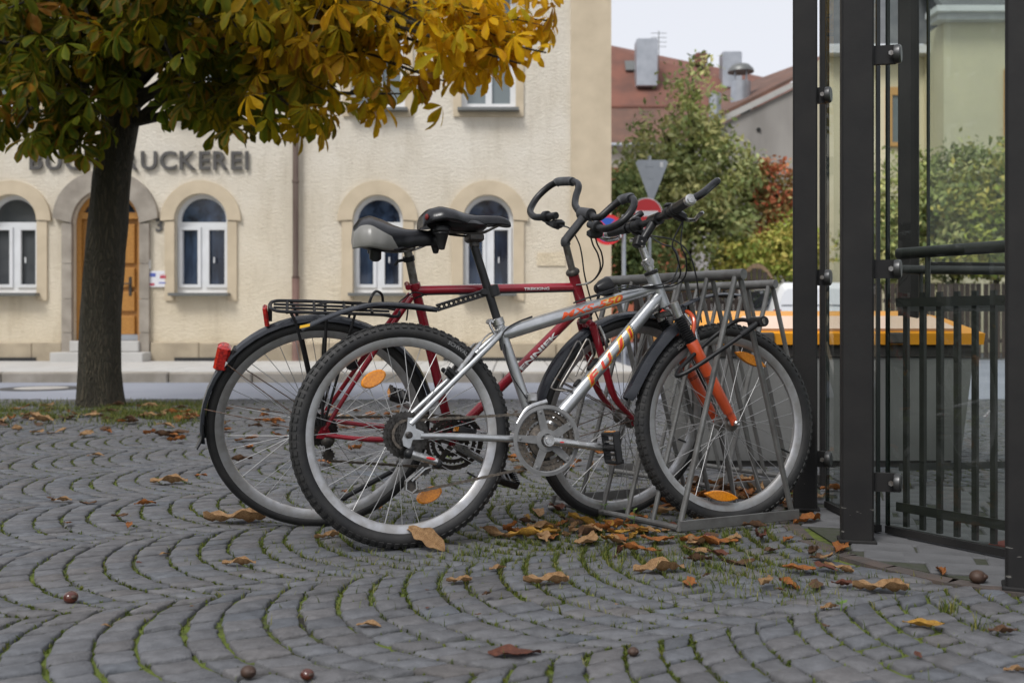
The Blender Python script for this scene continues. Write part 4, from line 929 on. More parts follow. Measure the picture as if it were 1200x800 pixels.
def wraptext(name, s, root, p0, p1, r0, r1, start, length, height, mat, eps=.0006, shear=0., bold=0., updir=1, mb=None):
    """lettering wrapped round the near side of a tube running p0 -> p1"""
    p0, p1 = Vector(p0), Vector(p1); t = (p1 - p0).normalized(); Lt = (p1 - p0).length
    sd_ = Vector((0, -1, 0)); sd_ = (sd_ - t * sd_.dot(t)).normalized(); u = sd_.cross(t) * -1
    u = t.cross(sd_) * -1 if t.cross(sd_).z < 0 else t.cross(sd_)
    me = textmesh(s, 1.0, 0, shear, bold / max(height, 1e-6), 1.0)
    bm = bmesh.new(); bm.from_mesh(me); xs = [v.co.x for v in bm.verts]; ys = [v.co.y for v in bm.verts]; y0, y1 = min(ys), max(ys); x0, x1 = min(xs), max(xs)
    for v in bm.verts: v.co.x = (v.co.x - x0) / (x1 - x0) * length; v.co.y = ((v.co.y - y0) / (y1 - y0) - .5) * height
    st = height / 7
    for k in range(-3, 4):
        g = bm.verts[:] + bm.edges[:] + bm.faces[:]; bmesh.ops.bisect_plane(bm, geom=g, plane_co=(0, k * st + .0001, 0), plane_no=(0, 1, 0))
    for v in bm.verts:
        x, y = v.co.x + start, v.co.y; r = (r0 + (r1 - r0) * x / Lt) + eps; a = y / r
        v.co = p0 + t * x + (sd_ * math.cos(a) + u * math.sin(a)) * r
    bm.to_mesh(me); bm.free(); return put(name, me, mat, root, mb)
def fenderarc(m, c, r0, a0, a1, hw, n=24, th=.0022, edge=.012):
    """curved mudguard of radius r0 about axle c from angle a0 to a1 (degrees, 0 = forward, 90 = up)"""
    rings = []
    prof = [(-hw, -edge), (-hw * .8, -edge * .25), (-hw * .4, 0), (hw * .4, 0), (hw * .8, -edge * .25), (hw, -edge)]
    prof = prof + [(x * .97, z - th) for x, z in reversed(prof)]
    for i in range(n + 1):
        a = R_(a0 + (a1 - a0) * i / n); q = Vector((math.cos(a), 0, math.sin(a)))
        rings.append([Vector(c) + q * (r0 + z) + Vector((0, y, 0)) for y, z in prof])
    m.loft(rings); return m
def bladefender(m, pts, hw, th=.004, drop=.010):
    """mudguard blade along a curve"""
    P = bez(pts, 6); hws = hw if isinstance(hw, list) else [hw] * len(P); rings = []
    for i, p in enumerate(P):
        t = (P[min(i + 1, len(P) - 1)] - P[max(i - 1, 0)]).normalized(); n = Vector((0, 1, 0)).cross(t); n = n if n.z > -10 else -n
        if n.z < 0: n = -n
        h = hws[min(i, len(hws) - 1)]
        pr = [(-h, -drop), (-h * .6, -drop * .15), (0, 0), (h * .6, -drop * .15), (h, -drop)]; pr = pr + [(a, b - th) for a, b in reversed(pr)]
        rings.append([p + Vector((0, a, 0)) + n * b for a, b in pr])
    m.loft(rings); return m
def pedal(root, c, tilt=0, parent=None, refl=True):
    m = MB(); rot = Matrix.Rotation(tilt, 3, 'Y'); c = Vector(c)
    for x in (-.042, .042): m.bbox(c + rot @ Vector((x, 0, 0)), (.012, .085, .024), .003, rot)
    for y in (-.040, .040): m.bbox(c + rot @ Vector((0, y, 0)), (.09, .008, .022), .003, rot)
    m.cyl(c + Vector((0, .055, 0)), c + Vector((0, -.045, 0)), .011, 10)
    for x in (-.02, .02): m.box(c + rot @ Vector((x, 0, 0)), (.006, .08, .016), rot)
    for k in range(6): m.box(c + rot @ Vector((-.042, -.036 + k * .0145, .013)), (.012, .006, .006), rot)
    for k in range(6): m.box(c + rot @ Vector((.042, -.036 + k * .0145, .013)), (.012, .006, .006), rot)
    p = m.build('pedal', M['black'], root)
    if refl:
        for x in (-.0488, .0488): MB().box(c + rot @ Vector((x, 0, 0)), (.002, .05, .014), rot).build('pedal_reflector', M['amber'], p)
    return p

M['d_or2'] = pm('decal_red_orange', (.66, .085, .02), .35)
def silver_bike():
    k = Bike((475, 642), (856, 614), 5); p = k.p; root = empty('bicycle', k.mx)
    R, rt = .327, .0245; ra = Vector((0, 0, R)); fa = Vector((k.L, 0, R))
    bb = p(641, 515.7, -.06); bb = Vector((bb.x - .004, 0, bb.z))
    clus = p(588, 392); clamp = p(583.5, 377); sp_top = p(556, 289); ht = p(764, 322); hb = p(778.5, 359); ttf = p(768, 337); dtf = p(772.5, 347)
    axd = (ht - hb).normalized(); steer = rotabout(hb, axd, R_(0))
    # ---- frame
    m = MB()
    tt0, tt1 = clus + Vector((0, 0, 0)), ttf; m.tube([tt0, tt0.lerp(tt1, .5), tt1], [.0205, .0195, .0170], 18)
    m.tube([bb, bb.lerp(dtf, .5), dtf], [.0205, .0215, .0200], 18)
    stt = clamp + (clamp - bb).normalized() * -.012; m.tube([bb, stt], [.0165, .0165], 16)
    m.tube([hb, ht], [.0205, .0205], 18)
    m.cyl(bb + Vector((0, -.036, 0)), bb + Vector((0, .036, 0)), .0205, 18)
    frame = m.build('frame', M['silver'], root)
    m = MB()
    for s in (-1, 1):
        do = ra + Vector((.035, s * .064, -.004)); m.tube(bez([do, Vector((.13, s * .060, .318)), Vector((.30, s * .043, .305)), bb + Vector((-.02, s * .030, 0))], 5), [.0085] * 6 + [.0105] * 10, 12, sy=1.0)
    m.build('chainstay', M['silver'], frame)
    for s in (-1, 1):
        m = MB(); do = ra + Vector((.008, s * .064, .030)); up_ = clus + Vector((-.006, s * .018, .004))
        m.tube(bez([do, do.lerp(up_, .5) + Vector((0, s * .004, 0)), do.lerp(up_, .86) + Vector((0, s * .010, 0)), up_], 5), .0088, 12); m.build('seatstay', M['silver'], frame)
        m = MB(); y = s * .064
        m.prism([(-.018, y - .003, R - .010), (-.015, y - .003, R - .030), (.004, y - .003, R - .040), (.012, y - .003, R - .014), (.045, y - .003, R - .014), (.045, y - .003, R + .008), (.022, y - .003, R + .018), (.018, y - .003, R + .048), (.000, y - .003, R + .050), (-.004, y - .003, R + .020)], (0, .006, 0)); m.build('dropout', M['silver'], frame)
        MB().rev([(.001, 0), (.009, 0), (.010, .004), (.010, .012), (.006, .016), (.001, .016)], ra + Vector((0, s * .067, 0)), (0, s, 0), 16).build('axle_nut', M['dark'], frame)
    for q, (c, r, h) in enumerate(((ht, .0235, .012), (hb, .0240, .012))):
        m = MB(); m.rev([(r - .002, -h / 2), (r, -h / 3), (r, h / 3), (r - .003, h / 2)], c + axd * (.008 if q == 0 else -.007), axd, 20, cap=True); m.build('headset_cup', M['black'], root)
    # decals
    dt_d = (dtf - bb); L = dt_d.length
    s0 = (p(690, 447) - bb).length - .012
    for ch_, so, ln in (('F', 0, .058), ('U', .066, .060), ('J', .134, .058), ('I', .204, .028)):
        for mat, e, dl, ht_, sh in ((M['d_blk'], .0004, .012, .0460, .0060), (M['d_yel'], .0008, .009, .0430, 0), (M['d_red'], .0013, -.004, .0285, 0)):
            wraptext('lettering', ch_, frame, bb, dtf, .0207, .0202, s0 + so + sh - dl / 2, ln + dl, ht_, mat, e, .30, .0030 if dl > 0 else .0008)
    s1 = (p(655, 369) - tt0).length
    for mat, e, bo, ht_ in ((M['d_yel'], .0004, .0026, .0275), (M['d_or2'], .0009, .0005, .0215)):
        wraptext('lettering', 'MXS-550', frame, tt0, tt1, .0200, .0172, s1 - .004, .225, ht_, mat, e, .35, bo)
    c = p(777, 363, -.0205); 
    m = MB(); q0 = p(773, 366, -.0212); m.prism([q0, q0 + Vector((.020, 0, .006)), q0 + Vector((.010, 0, .011))], (0, -.0006, 0)); m.build('brand_tick', M['d_red'], frame)
    # ---- seat post, saddle
    m = MB(); m.tube([clamp - (sp_top - clamp) * .35, sp_top], .0128, 16); sp = m.build('seat_post', M['black'], root)
    m = MB(); m.rev([(.0165, -.012), (.0195, -.010), (.0195, .010), (.0165, .012)], clamp, (sp_top - clamp), 20, cap=True); m.bbox(clamp + Vector((-.026, -.004, .0)), (.022, .022, .016), .004); m.cyl(clamp + Vector((-.028, -.022, 0)), clamp + Vector((-.028, .022, 0)), .0045, 8); sc_ = m.build('seat_clamp', M['alloy'], root)
    m = MB(); m.tube(bez([clamp + Vector((-.028, -.018, 0)), clamp + Vector((-.034, -.026, -.012)), clamp + Vector((-.020, -.027, -.040))], 5), .0042, 8); m.build('quick_release_lever', M['alloy'], sc_)
    sx, sz = .066, .999
    sd_ = saddle(root, sx, sz, .285, .092, .062)
    m = MB()
    for s in (-1, 1): m.tube(bez([(sx + .04, s * .035, sz - .055), (sx + .10, s * .022, sz - .072), (sx + .18, s * .022, sz - .072), (sx + .255, s * .012, sz - .040)], 5), .0036, 8)
    m.bbox(sp_top + Vector((.0, 0, .026)), (.05, .055, .026), .006); m.cyl(sp_top + Vector((0, 0, .0)), sp_top + Vector((0, 0, .04)), .016, 12); m.build('saddle_rails', M['dark'], sd_)
    MB().ell((sx + .115, 0, sz - .050), (.095, .062, .022), 16, 6).build('saddle_base', M['black'], sd_)
    for s in (-1, 1):
        c = Vector((sx + .055 + .0 * s, s * .036, sz - .070)); m = MB(); m.rev([(.001, .012), (.024, .010), (.027, .002), (.027, -.004), (.022, -.008), (.023, -.012), (.020, -.016), (.008, -.058), (.001, -.060)], c, (0, 0, 1), 16); m.build('elastomer', M['black'], sd_)
    m = MB(); m.ell((sx + .006, -.054, sz - .036), (.006, .010, .010), 10, 6); m.build('saddle_badge', pm('badge_dark_red', (.16, .012, .01), .5), sd_)
    # ---- rear mudguard
    cl_ = p(577, 341); ar = p(512, 361.5)
    m = MB(); d_ = (sp_top - clamp).normalized(); m.rev([(.0135, -.018), (.020, -.016), (.020, .016), (.0135, .018)], cl_ + Vector((.002, 0, .0)), d_, 18, cap=True); m.bbox(cl_ + Vector((-.022, 0, -.004)), (.03, .022, .022), .004); m.build('mudguard_clamp', M['black'], root)
    m = MB(); a, b_ = cl_ + Vector((-.025, 0, -.006)), ar + Vector((0, 0, .002)); t, n, bq = frame_from(b_ - a)
    for s in (-1, 1): m.tube([a + n * .008 * s, b_ + n * .008 * s], .0035, 6)
    N = 10
    for i in range(N):
        q0, q1 = a.lerp(b_, i / N), a.lerp(b_, (i + 1) / N); m.tube([q0 + n * .008 * (1 if i % 2 else -1), q1 - n * .008 * (1 if i % 2 else -1)], .0026, 5); m.tube([q0 - n * .008 * (1 if i % 2 else -1), q1 + n * .008 * (1 if i % 2 else -1)], .0026, 5)
    for y in (-.008, .008): pass
    m.build('mudguard_arm', M['black'], root)
    m = MB(); pts = [p(514, 360), p(480, 355.5), p(440, 354), p(405, 361), p(375, 372), p(351, 384)]
    bladefender(m, pts, [.012, .020, .026, .029, .031, .031, .031, .032, .032, .032, .032, .032, .032, .032, .032, .032, .032, .032, .031, .031, .031, .031, .031, .031, .030, .030, .030, .029, .027, .024, .018], .004, .010); fb = m.build('rear_mudguard', M['fender'], root)
    q = p(357, 383.2, -.030); m = MB(); m.prism([q + Vector((-.014, 0, -.004)), q + Vector((.014, 0, .002)), q + Vector((.015, 0, .010)), q + Vector((-.013, 0, .004))], (0, -.0015, 0)); m.build('sticker', M['d_yel'], fb)
    # ---- wheels
    wr = wheel(root, T(ra) @ Matrix.Rotation(.13, 4, 'Y'), R, rt, 32, True, ((126, .186, 0), (-61, .190, 0)))
    wf = wheel(root, steer @ T(fa), R, rt, 32, True, ((66, .226, 1), (-100, .236, 1)))
    for wl_, a0 in ((wf, 118), (wr, 62)):
        me = textmesh('SCHWALBE', .015, 0, 0, .0003); xs = [v.co.x for v in me.vertices]; Lx = max(xs)
        for v in me.vertices:
            rr = R - rt - .006 + v.co.y; a = R_(a0) - (v.co.x - Lx / 2) / rr * 1.15; v.co = (rr * math.cos(a), -rt * .985 - .0008, rr * math.sin(a))
        put('tyre_lettering', me, M['grey'], wl_, Matrix())
    me = MB(); a0 = R_(112)
    me.rev([(R - rt - .013, -rt * .93 - .001), (R - rt - .007, -rt * .97 - .001)], axis=(0, 1, 0), n=8) if False else None
    # ---- cassette, derailleur, crank, chain
    m = MB(); cz = (0, 0, R)
    for i, (r, tth) in enumerate(((.070, 34), (.058, 28), (.050, 24), (.043, 21), (.037, 18), (.032, 16), (.028, 14))): solid_cog(m, cz, r, tth, .0022, -.034 - i * .0047)
    m.cyl((0, -.03, R), (0, -.063, R), .020, 16); m.build('cassette', M['cogs'], root)
    kn = p(482, 532, -.085); kn2 = p(512, 541, -.085); jl = p(482, 568, -.055); ju = p(497, 549, -.055)
    m = MB(); m.tube([kn, kn.lerp(kn2, .5), kn2], [.013, .012, .011], 12); dr_ = m.build('rear_derailleur', M['alloy'], root)
    m = MB(); m.ell(kn + Vector((-.006, 0, .002)), (.016, .014, .015), 12, 8); m.cyl(kn + Vector((0, .0, 0)), ra + Vector((.012, -.062, -.036)), .008, 8); m.build('derailleur_knuckle', M['black'], dr_); m = MB(); m.ell(kn2 + Vector((.004, .006, -.006)), (.014, .016, .014), 12, 8); m.build('derailleur_knuckle', M['black'], dr_)
    m = MB(); q = p(505, 537, -.098); m.ell(q, (.014, .002, .004), 12, 6, Matrix.Rotation(.25, 3, 'Y')); m.build('brand_badge', M['sred'], dr_)
    m = MB()
    for y in (-.062, -.047):
        J, U = Vector((jl.x, y, jl.z)), Vector((ju.x, y, ju.z)); K = Vector((kn2.x, y, kn2.z - .010))
        m.tube([U + (K - U) * .9, U, J + Vector((0, 0, .012))], .0042, 6); m.tube([J + Vector((-.016, 0, .010)), J + Vector((-.017, 0, -.012)), J + Vector((0, 0, -.022)), J + Vector((.014, 0, -.012)), J + Vector((.012, 0, .012))], .0032, 6); m.tube([U + Vector((-.004, 0, .006)), J + Vector((-.016, 0, .010))], .0032, 6)
    m.build('derailleur_cage', M['alloy'], dr_)
    for c in (jl, ju):
        m = MB(); solid_cog(m, (c.x, 0, c.z), .022, 11, .005, -.057); m.build('jockey_wheel', M['dark'], dr_)
    cc = Vector((bb.x, 0, bb.z)); m = MB()
    for r, tth, y in ((.094, 48, -.058), (.078, 38, -.050), (.056, 28, -.043)): gear(m, cc, r, tth, .003, y)
    m.rev([(.030, -.062), (.052, -.055), (.052, -.042), (.03, -.042)], (cc.x, 0, cc.z), (0, 1, 0), 24, closed=True); ch = m.build('chainrings', M['chain'], root)
    m = MB(); m.rev([(.104, -.066), (.106, -.070), (.0955, -.0715), (.0915, -.0690), (.0915, -.064), (.104, -.063)], (cc.x, 0, cc.z), (0, 1, 0), 72, closed=True)
    for i in range(5):
        a = 2 * math.pi * i / 5 + R_(102); t = Vector((math.cos(a), 0, math.sin(a))); n = Vector((-t.z, 0, t.x)); o = cc + Vector((0, -.066, 0))
        m.prism([o + t * .020 + n * .013, o + t * .020 - n * .013, o + t * .096 - n * .0095, o + t * .096 + n * .0095], (0, -.005, 0)); m.ell(o + t * .086 + Vector((0, -.005, 0)), (.005, .003, .005), 8, 5)
    m.rev([(.034, -.064), (.034, -.072), (.020, -.074)], (cc.x, 0, cc.z), (0, 1, 0), 28); m.build('chain_guard', M['grey'], ch)
    pe = p(706, 524, -.085); c0 = cc + Vector((0, -.080, 0))
    m = MB(); m.tube([c0, c0.lerp(Vector((pe.x, -.090, pe.z)), .12), c0.lerp(Vector((pe.x, -.090, pe.z)), .55), Vector((pe.x, -.092, pe.z))], [.016, .0145, .0115, .0130], 14, sy=.62); m.cyl(cc + Vector((0, -.045, 0)), cc + Vector((0, -.090, 0)), .017, 18); cr = m.build('crank_arm', M['alloy'], root)
    m = MB(); q = c0.lerp(pe, .25); m.ell((q.x, -.0895, q.z), (.014, .0015, .0035), 12, 6, Matrix.Rotation(.12, 3, 'Y')); m.build('brand_badge', M['sred'], cr)
    MB().rev([(.001, 0), (.0115, 0), (.0125, .002), (.0125, .004)], cc + Vector((0, -.093, 0)), (0, 1, 0), 18).build('dust_cap', M['alloy'], cr)
    pedal(root, Vector((pe.x + .006, -.140, pe.z)), R_(84))
    v = Vector((pe.x - bb.x, 0, pe.z - bb.z)); fe = bb - v; m = MB(); m.tube([bb + Vector((0, .07, 0)), Vector((fe.x, .085, fe.z))], [.014, .011], 10); m.build('crank_arm', M['alloy'], root)
    pedal(root, Vector((fe.x, .14, fe.z)), R_(15))
    m = MB(); top0 = Vector((.004, -.052, R + .041)); chain_path(m, [top0, cc + Vector((.004, -.054, .082))])
    chain_path(m, [Vector((jl.x + .002, -.054, jl.z - .022)), cc + Vector((-.03, -.054, -.075))])
    arc = [cc + Vector((.080 * math.cos(R_(a)), -.052, .080 * math.sin(R_(a)))) for a in range(90, -115, -10)]; chain_path(m, arc)
    arc = [Vector((.042 * math.cos(R_(a)), -.052, R + .042 * math.sin(R_(a)))) for a in range(90, 250, 14)]; chain_path(m, arc); m.build('chain', M['chain'], root)
    # front derailleur
    fd = cc + Vector((-.03, -.056, .10)); m = MB(); m.tube(bez([fd + Vector((-.055, 0, -.05)), fd + Vector((-.02, 0, -.004)), fd + Vector((.04, 0, .016))], 5), .008, 8, sy=.4); m.bbox(fd + Vector((.0, .03, .03)), (.03, .04, .03), .005); m.build('front_derailleur', M['alloy'], root)
    # ---- rear brake
    for s in (-1, 1):
        a_, b_ = p(533, 436, 0), p(560, 402, 0); yy = s * .036
        m = MB(); m.tube(bez([Vector((a_.x, s * .040, a_.z)), Vector(((a_.x + b_.x) / 2 - .004, s * .043, (a_.z + b_.z) / 2)), Vector((b_.x, s * .030, b_.z))], 4), [.0075, .0075, .007, .007, .0065, .006, .006, .0055, .005], 8, sy=.7); br = m.build('brake_arm', M['alloy'], root)
        q = p(528, 437); MB().bbox(Vector((q.x - .002, s * .030, q.z)), (.046, .012, .014), .004, Matrix.Rotation(.75, 3, 'Y')).build('brake_pad', M['black'], br)
    b_ = p(560, 402, 0); m = MB(); m.tube([Vector((b_.x, -.034, b_.z)), Vector((b_.x, .034, b_.z))], .003, 6); m.tube(bez([Vector((b_.x, -.03, b_.z)), p(572, 392, -.025), p(583, 387, -.025), p(592, 382, -.022)], 5), .0025, 6); m.build('brake_noodle', M['alloy'], root)
    # ---- fork (steered)
    m = MB(); crown = hb - axd * .022
    fwd = Vector((axd.z, 0, -axd.x)); 
    m.cyl(hb + axd * .01, crown - axd * .01, .0165, 14)
    m.tube([crown + Vector((0, -.058, 0)), crown + Vector((0, 0, .004)), crown + Vector((0, .058, 0))], [.014, .018, .014], 12, sy=1.3)
    for s in (-1, 1): m.cyl(crown + Vector((0, s * .055, .0)) + axd * .026 + fwd * .004, crown + Vector((0, s * .055, 0)) - axd * .026 + fwd * .004, .0175, 16, .0165)
    fork = m.build('fork_crown', M['alloy'], root, steer)
    for s in (-1, 1):
        top = crown + Vector((0, s * .055, 0)) + fwd * .004 - axd * .02; ax = fa + Vector((-.012, s * .055, .018)); dr2 = (top - ax).normalized()
        tot = (top - ax).length; b1 = top - dr2 * .095
        m = MB(); m.tube([top, b1], .0125, 12); rib = []
        for i in range(12): rib += [(.0135, i * .0078), (.0192, i * .0078 + .002), (.0192, i * .0078 + .005), (.0135, i * .0078 + .0072)]
        m2 = MB(); m2.rev(rib, top, -dr2, 18); m2.build('bellows', M['black'], root, steer)
        m = MB(); m.tube([b1 + dr2 * .006, b1, b1 - dr2 * .05, ax + dr2 * .07, ax + dr2 * .02], [.017, .0205, .0195, .0180, .0165], 16)
        m.tube([ax + dr2 * .04, ax + Vector((.004, 0, -.002)), fa + Vector((0, s * .055, -.004))], [.015, .014, .013], 12, sy=.55)
        leg = m.build('fork_leg', M['orange'], root, steer)
        m = MB()
        for z in (.10, .16, .168): m.rev([(.0195, -.0012), (.0206, 0), (.0195, .0012)], b1 - dr2 * z * .75, dr2, 16)
        m.build('cable_tie', M['black'], leg)
        MB().rev([(.001, 0), (.009, 0), (.010, .003), (.010, .010), (.006, .014), (.001, .012)], fa + Vector((0, s * .061, -.001)), (0, s, 0), 16).build('axle_nut', M['alloy'], leg)
    m = MB(); c = crown - axd * .085 + fwd * .012   # brake bridge, orange arch in front of the tyre
    m.tube(bez([crown + Vector((0, -.055, 0)) - axd * .115 + fwd * .012, crown + Vector((0, -.050, 0)) - axd * .05 + fwd * .055, crown - axd * .022 + fwd * .06 + Vector((0, 0, .004)), crown + Vector((0, .050, 0)) - axd * .05 + fwd * .055, crown + Vector((0, .055, 0)) - axd * .115 + fwd * .012], 6), .0075, 10); m.build('fork_brace', M['orange'], root, steer)
    for s in (-1, 1):
        m = MB(); a_ = crown + Vector((0, s * .050, 0)) - axd * .125 + fwd * .040; b_ = crown + Vector((0, s * .036, 0)) - axd * .022 + fwd * .040
        m.tube(bez([a_, a_.lerp(b_, .5) + Vector((.006, s * .006, 0)), b_], 4), [.008, .0075, .007, .0065, .006, .0055, .005, .005, .0045], 8, sy=.6); br = m.build('brake_arm', M['alloy'], root, steer)
        MB().bbox(a_ + Vector((-.01, -s * .012, .028)), (.044, .012, .013), .004, Matrix.Rotation(-.5, 3, 'Y')).build('brake_pad', M['black'], br)
    # front mudguard, two blades
    inv = steer.inverted()
    S = lambda px, py, y=0: inv @ p(px, py, y)
    m = MB(); bladefender(m, [S(793, 375), S(776, 390), S(758, 412), S(743, 438), S(730, 465)], [.024, .026, .028, .03, .031] + [.032] * 10 + [.031, .031, .031, .030, .030, .030, .029, .028, .026, .02], .003, .026); m.build('front_mudguard', M['fender'], root, steer)
    m = MB(); bladefender(m, [S(797, 357), S(815, 348.5), S(840, 343.5), S(866, 344.5)], [.024, .028, .030] + [.031] * 13 + [.029, .026, .018], .003, .008); m.bbox(S(799, 358) + Vector((0, 0, -.016)), (.024, .03, .036), .004); m.build('front_mudguard', M['fender'], root, steer)
    # ---- stem and bar
    q0 = ht + axd * .012; q1 = S(752, 288); bc = S(768, 257.5)
    m = MB(); m.tube([q0, q1], .0125, 16); m.rev([(.0165, 0), (.0165, .03), (.0135, .034)], q0.lerp(q1, .10), (q1 - q0), 16, cap=True); stm = m.build('stem', M['alloy'], root, steer)
    m = MB(); m.cyl(q0.lerp(q1, .34) + Vector((0, -.020, 0)), q0.lerp(q1, .34) + Vector((0, .020, 0)), .0135, 16); m.cyl(q0.lerp(q1, .34) + Vector((0, -.022, 0)), q0.lerp(q1, .34) + Vector((0, .022, 0)), .006, 8); m.build('stem_pivot', M['alloy'], stm)
    m = MB(); d_ = (q1 - q0).normalized(); mxr = Matrix.Rotation(R_(20), 3, 'Y'); m.bbox(q1 + d_ * .006 + Vector((-.006, 0, .006)), (.034, .036, .036), .004, mxr); m.tube([q1 + d_ * .008, bc], .0140, 14); m.cyl(bc + Vector((0, -.028, 0)), bc + Vector((0, .028, 0)), .020, 16); sa = m.build('stem_arm', M['black'], root, steer)
    for z in (.004, -.012): MB().ell(q1 + Vector((-.008, -.0195, z + .006)), (.0045, .003, .0045), 8, 5).build('stem_bolt', M['steel'], sa)
    hw = .292; m = MB(); m.tube([bc + Vector((-.034, -hw, .004)), bc + Vector((-.004, -.10, 0)), bc, bc + Vector((-.004, .10, 0)), bc + Vector((-.034, hw, .004))], .0115, 12); m.build('handlebar', M['black'], root, steer)
    for s in (-1, 1):
        e0 = bc + Vector((-.034, s * hw, .004)); e1 = bc + Vector((-.018, s * (hw - .125), .002)); t = (e0 - e1).normalized()
        m = MB(); m.tube([e1, e0 - t * .02], [.0165, .0165], 14); m.rev([(.016, 0), (.019, .002), (.019, .010), (.016, .012)], e1, t, 14, cap=True); gp_ = m.build('grip', M['foam'], root, steer)
        m = MB(); m.rev([(.0130, 0), (.0175, .002), (.0175, .020), (.0130, .022)], e0 - t * .016, t, 16, cap=True); m.rev([(.001, .0), (.0125, 0), (.011, .003), (.001, .004)], e0 + t * .007, t, 12); be = m.build('bar_end_clamp', M['alloy'], root, steer)
        c = e0 - t * .004; tip = c + Vector((.118, -s * .032, .072)); m = MB(); m.tube(bez([c, c + Vector((.04, 0, .020)), c.lerp(tip, .75) + Vector((0, 0, -.002)), tip], 5), [.0125] + [.0118] * 13 + [.0112, .0100], 12); m.build('bar_end', M['vinyl'], root, steer)
        if s < 0: MB().ell(tip, (.008, .010, .009), 10, 6).build('bar_end_cap', M['alloy'], be)
        # brake lever + twist shifter
        lc = e1 - t * .022; m = MB(); m.bbox(lc + Vector((.022, 0, -.014)), (.05, .034, .030), .008, Matrix.Rotation(.45, 3, 'Y')); m.rev([(.0130, -.012), (.018, -.010), (.018, .010), (.0130, .012)], lc, t, 14, cap=True); bl = m.build('brake_lever_body', M['black'], root, steer)
        m = MB(); m.tube(bez([lc + Vector((.045, 0, -.028)), lc + Vector((.062, 0, -.034)) + t * .03, lc + Vector((.055, 0, -.030)) + t * .085, lc + Vector((.060, 0, -.028)) + t * .11], 5), [.006] * 6 + [.0075] * 8 + [.006, .004], 8, sy=.6); m.build('brake_lever', M['alloy'], bl)
        m = MB(); m.rev([(.0150, 0), (.0195, .003), (.0205, .03), (.0165, .036)], e1 - t * .072, t, 16, cap=True); m.bbox(e1 - t * .05 + Vector((0, 0, .022)), (.03, .03, .014), .005); m.build('shifter', M['black'], root, steer)
    # ---- cables
    W = lambda px, py, y=0: p(px, py, y)
    nl_, fl_ = bc + Vector((.022, -.150, -.022)), bc + Vector((.022, .150, -.022))
    cabs = [[nl_, W(788, 285, -.12), W(793, 300, -.11), W(796, 325, -.07), W(770, 338, -.035), W(735, 335, -.024), W(700, 345, -.02), W(672, 355, -.020)],
            [nl_ + Vector((.008, .02, 0)), W(798, 286, -.13), W(804, 303, -.12), W(802, 325, -.08), W(784, 336, -.04), W(740, 337, -.026), W(690, 349, -.02)],
            [fl_, W(775, 278, .02), W(793, 283, -.02), W(808, 298, -.04), W(816, 325, -.03), W(819, 350, -.02), W(822, 378, -.02)],
            [fl_ + Vector((0, -.03, 0)), W(776, 286, .03), W(790, 291, -.02), W(795, 310, -.05), W(784, 330, -.04), W(750, 337, -.03), W(720, 341, -.024)]]
    m = MB()
    for c in cabs: m.tube(bez(c, 7), .0026, 6)
    m.build('cables', M['cable'], root)
    m = MB(); nrm = Vector((-(ttf - clus).z, 0, (ttf - clus).x)).normalized()
    a_, b_ = clus.lerp(ttf, .10) + nrm * .022 + Vector((0, -.008, 0)), clus.lerp(ttf, .60) + nrm * .0215 + Vector((0, -.008, 0)); m.tube([a_, b_], .0011, 5); m.tube([a_ + Vector((0, .012, 0)), b_ + Vector((0, .012, 0))], .0011, 5); m.build('bare_cable', M['spoke'], root)
    m = MB(); m.tube(bez([clus.lerp(ttf, .20) + nrm * .026 + Vector((0, -.006, 0)), clus.lerp(ttf, .10) + nrm * .022 + Vector((0, -.012, 0)), clus + Vector((.004, -.026, .012)), clus + Vector((-.016, -.030, -.02)), clus + Vector((-.012, -.028, -.05))], 5), .0028, 6); m.tube(bez([clus + Vector((.0, -.022, -.03)), clus + Vector((.018, -.024, -.12)), bb + Vector((-.02, -.03, .09))], 5), .0022, 6); m.build('cable_housing', M['cable'], root)
    # ---- bottle cage on the down tube
    cg = bb.lerp(dtf, .38); dn = (dtf - bb).normalized(); nn = Vector((-dn.z, 0, dn.x)); nn = nn if nn.z > 0 else -nn
    m = MB(); base = cg + nn * .024
    for s_ in (-1, 1):
        W_ = lambda a, b, y: base + dn * a + nn * b + Vector((0, s_ * y, 0))
        m.tube(bez([W_(-.055, .0, .018), W_(-.075, .030, .034), W_(-.078, .040, .036), W_(-.070, .046, .037), W_(.02, .062, .037), W_(.085, .076, .037), W_(.092, .074, .037), W_(.094, .066, .036), W_(.075, .034, .034), W_(.068, .028, .033), W_(.05, .024, .030), W_(.0, .012, .020)], 4), .0028, 8)
    m.tube([base - dn * .055 + Vector((0, -.02, 0)), base - dn * .055 + Vector((0, .02, 0))], .0028, 8); cgo = m.build('bottle_cage', M['steel'], root)
    m = MB(); mxr = Matrix((dn, Vector((0, 1, 0)), nn)).transposed(); m.bbox(base + dn * .06, (.05, .018, .012), .003, mxr); m.bbox(base - dn * .02, (.03, .018, .010), .003, mxr); m.build('cage_mount', M['black'], cgo)
    tag(root, 'silver mountain bicycle with orange suspension fork and knobbly tyres', 'bicycle', None)
    return root
SILVER = silver_bike()

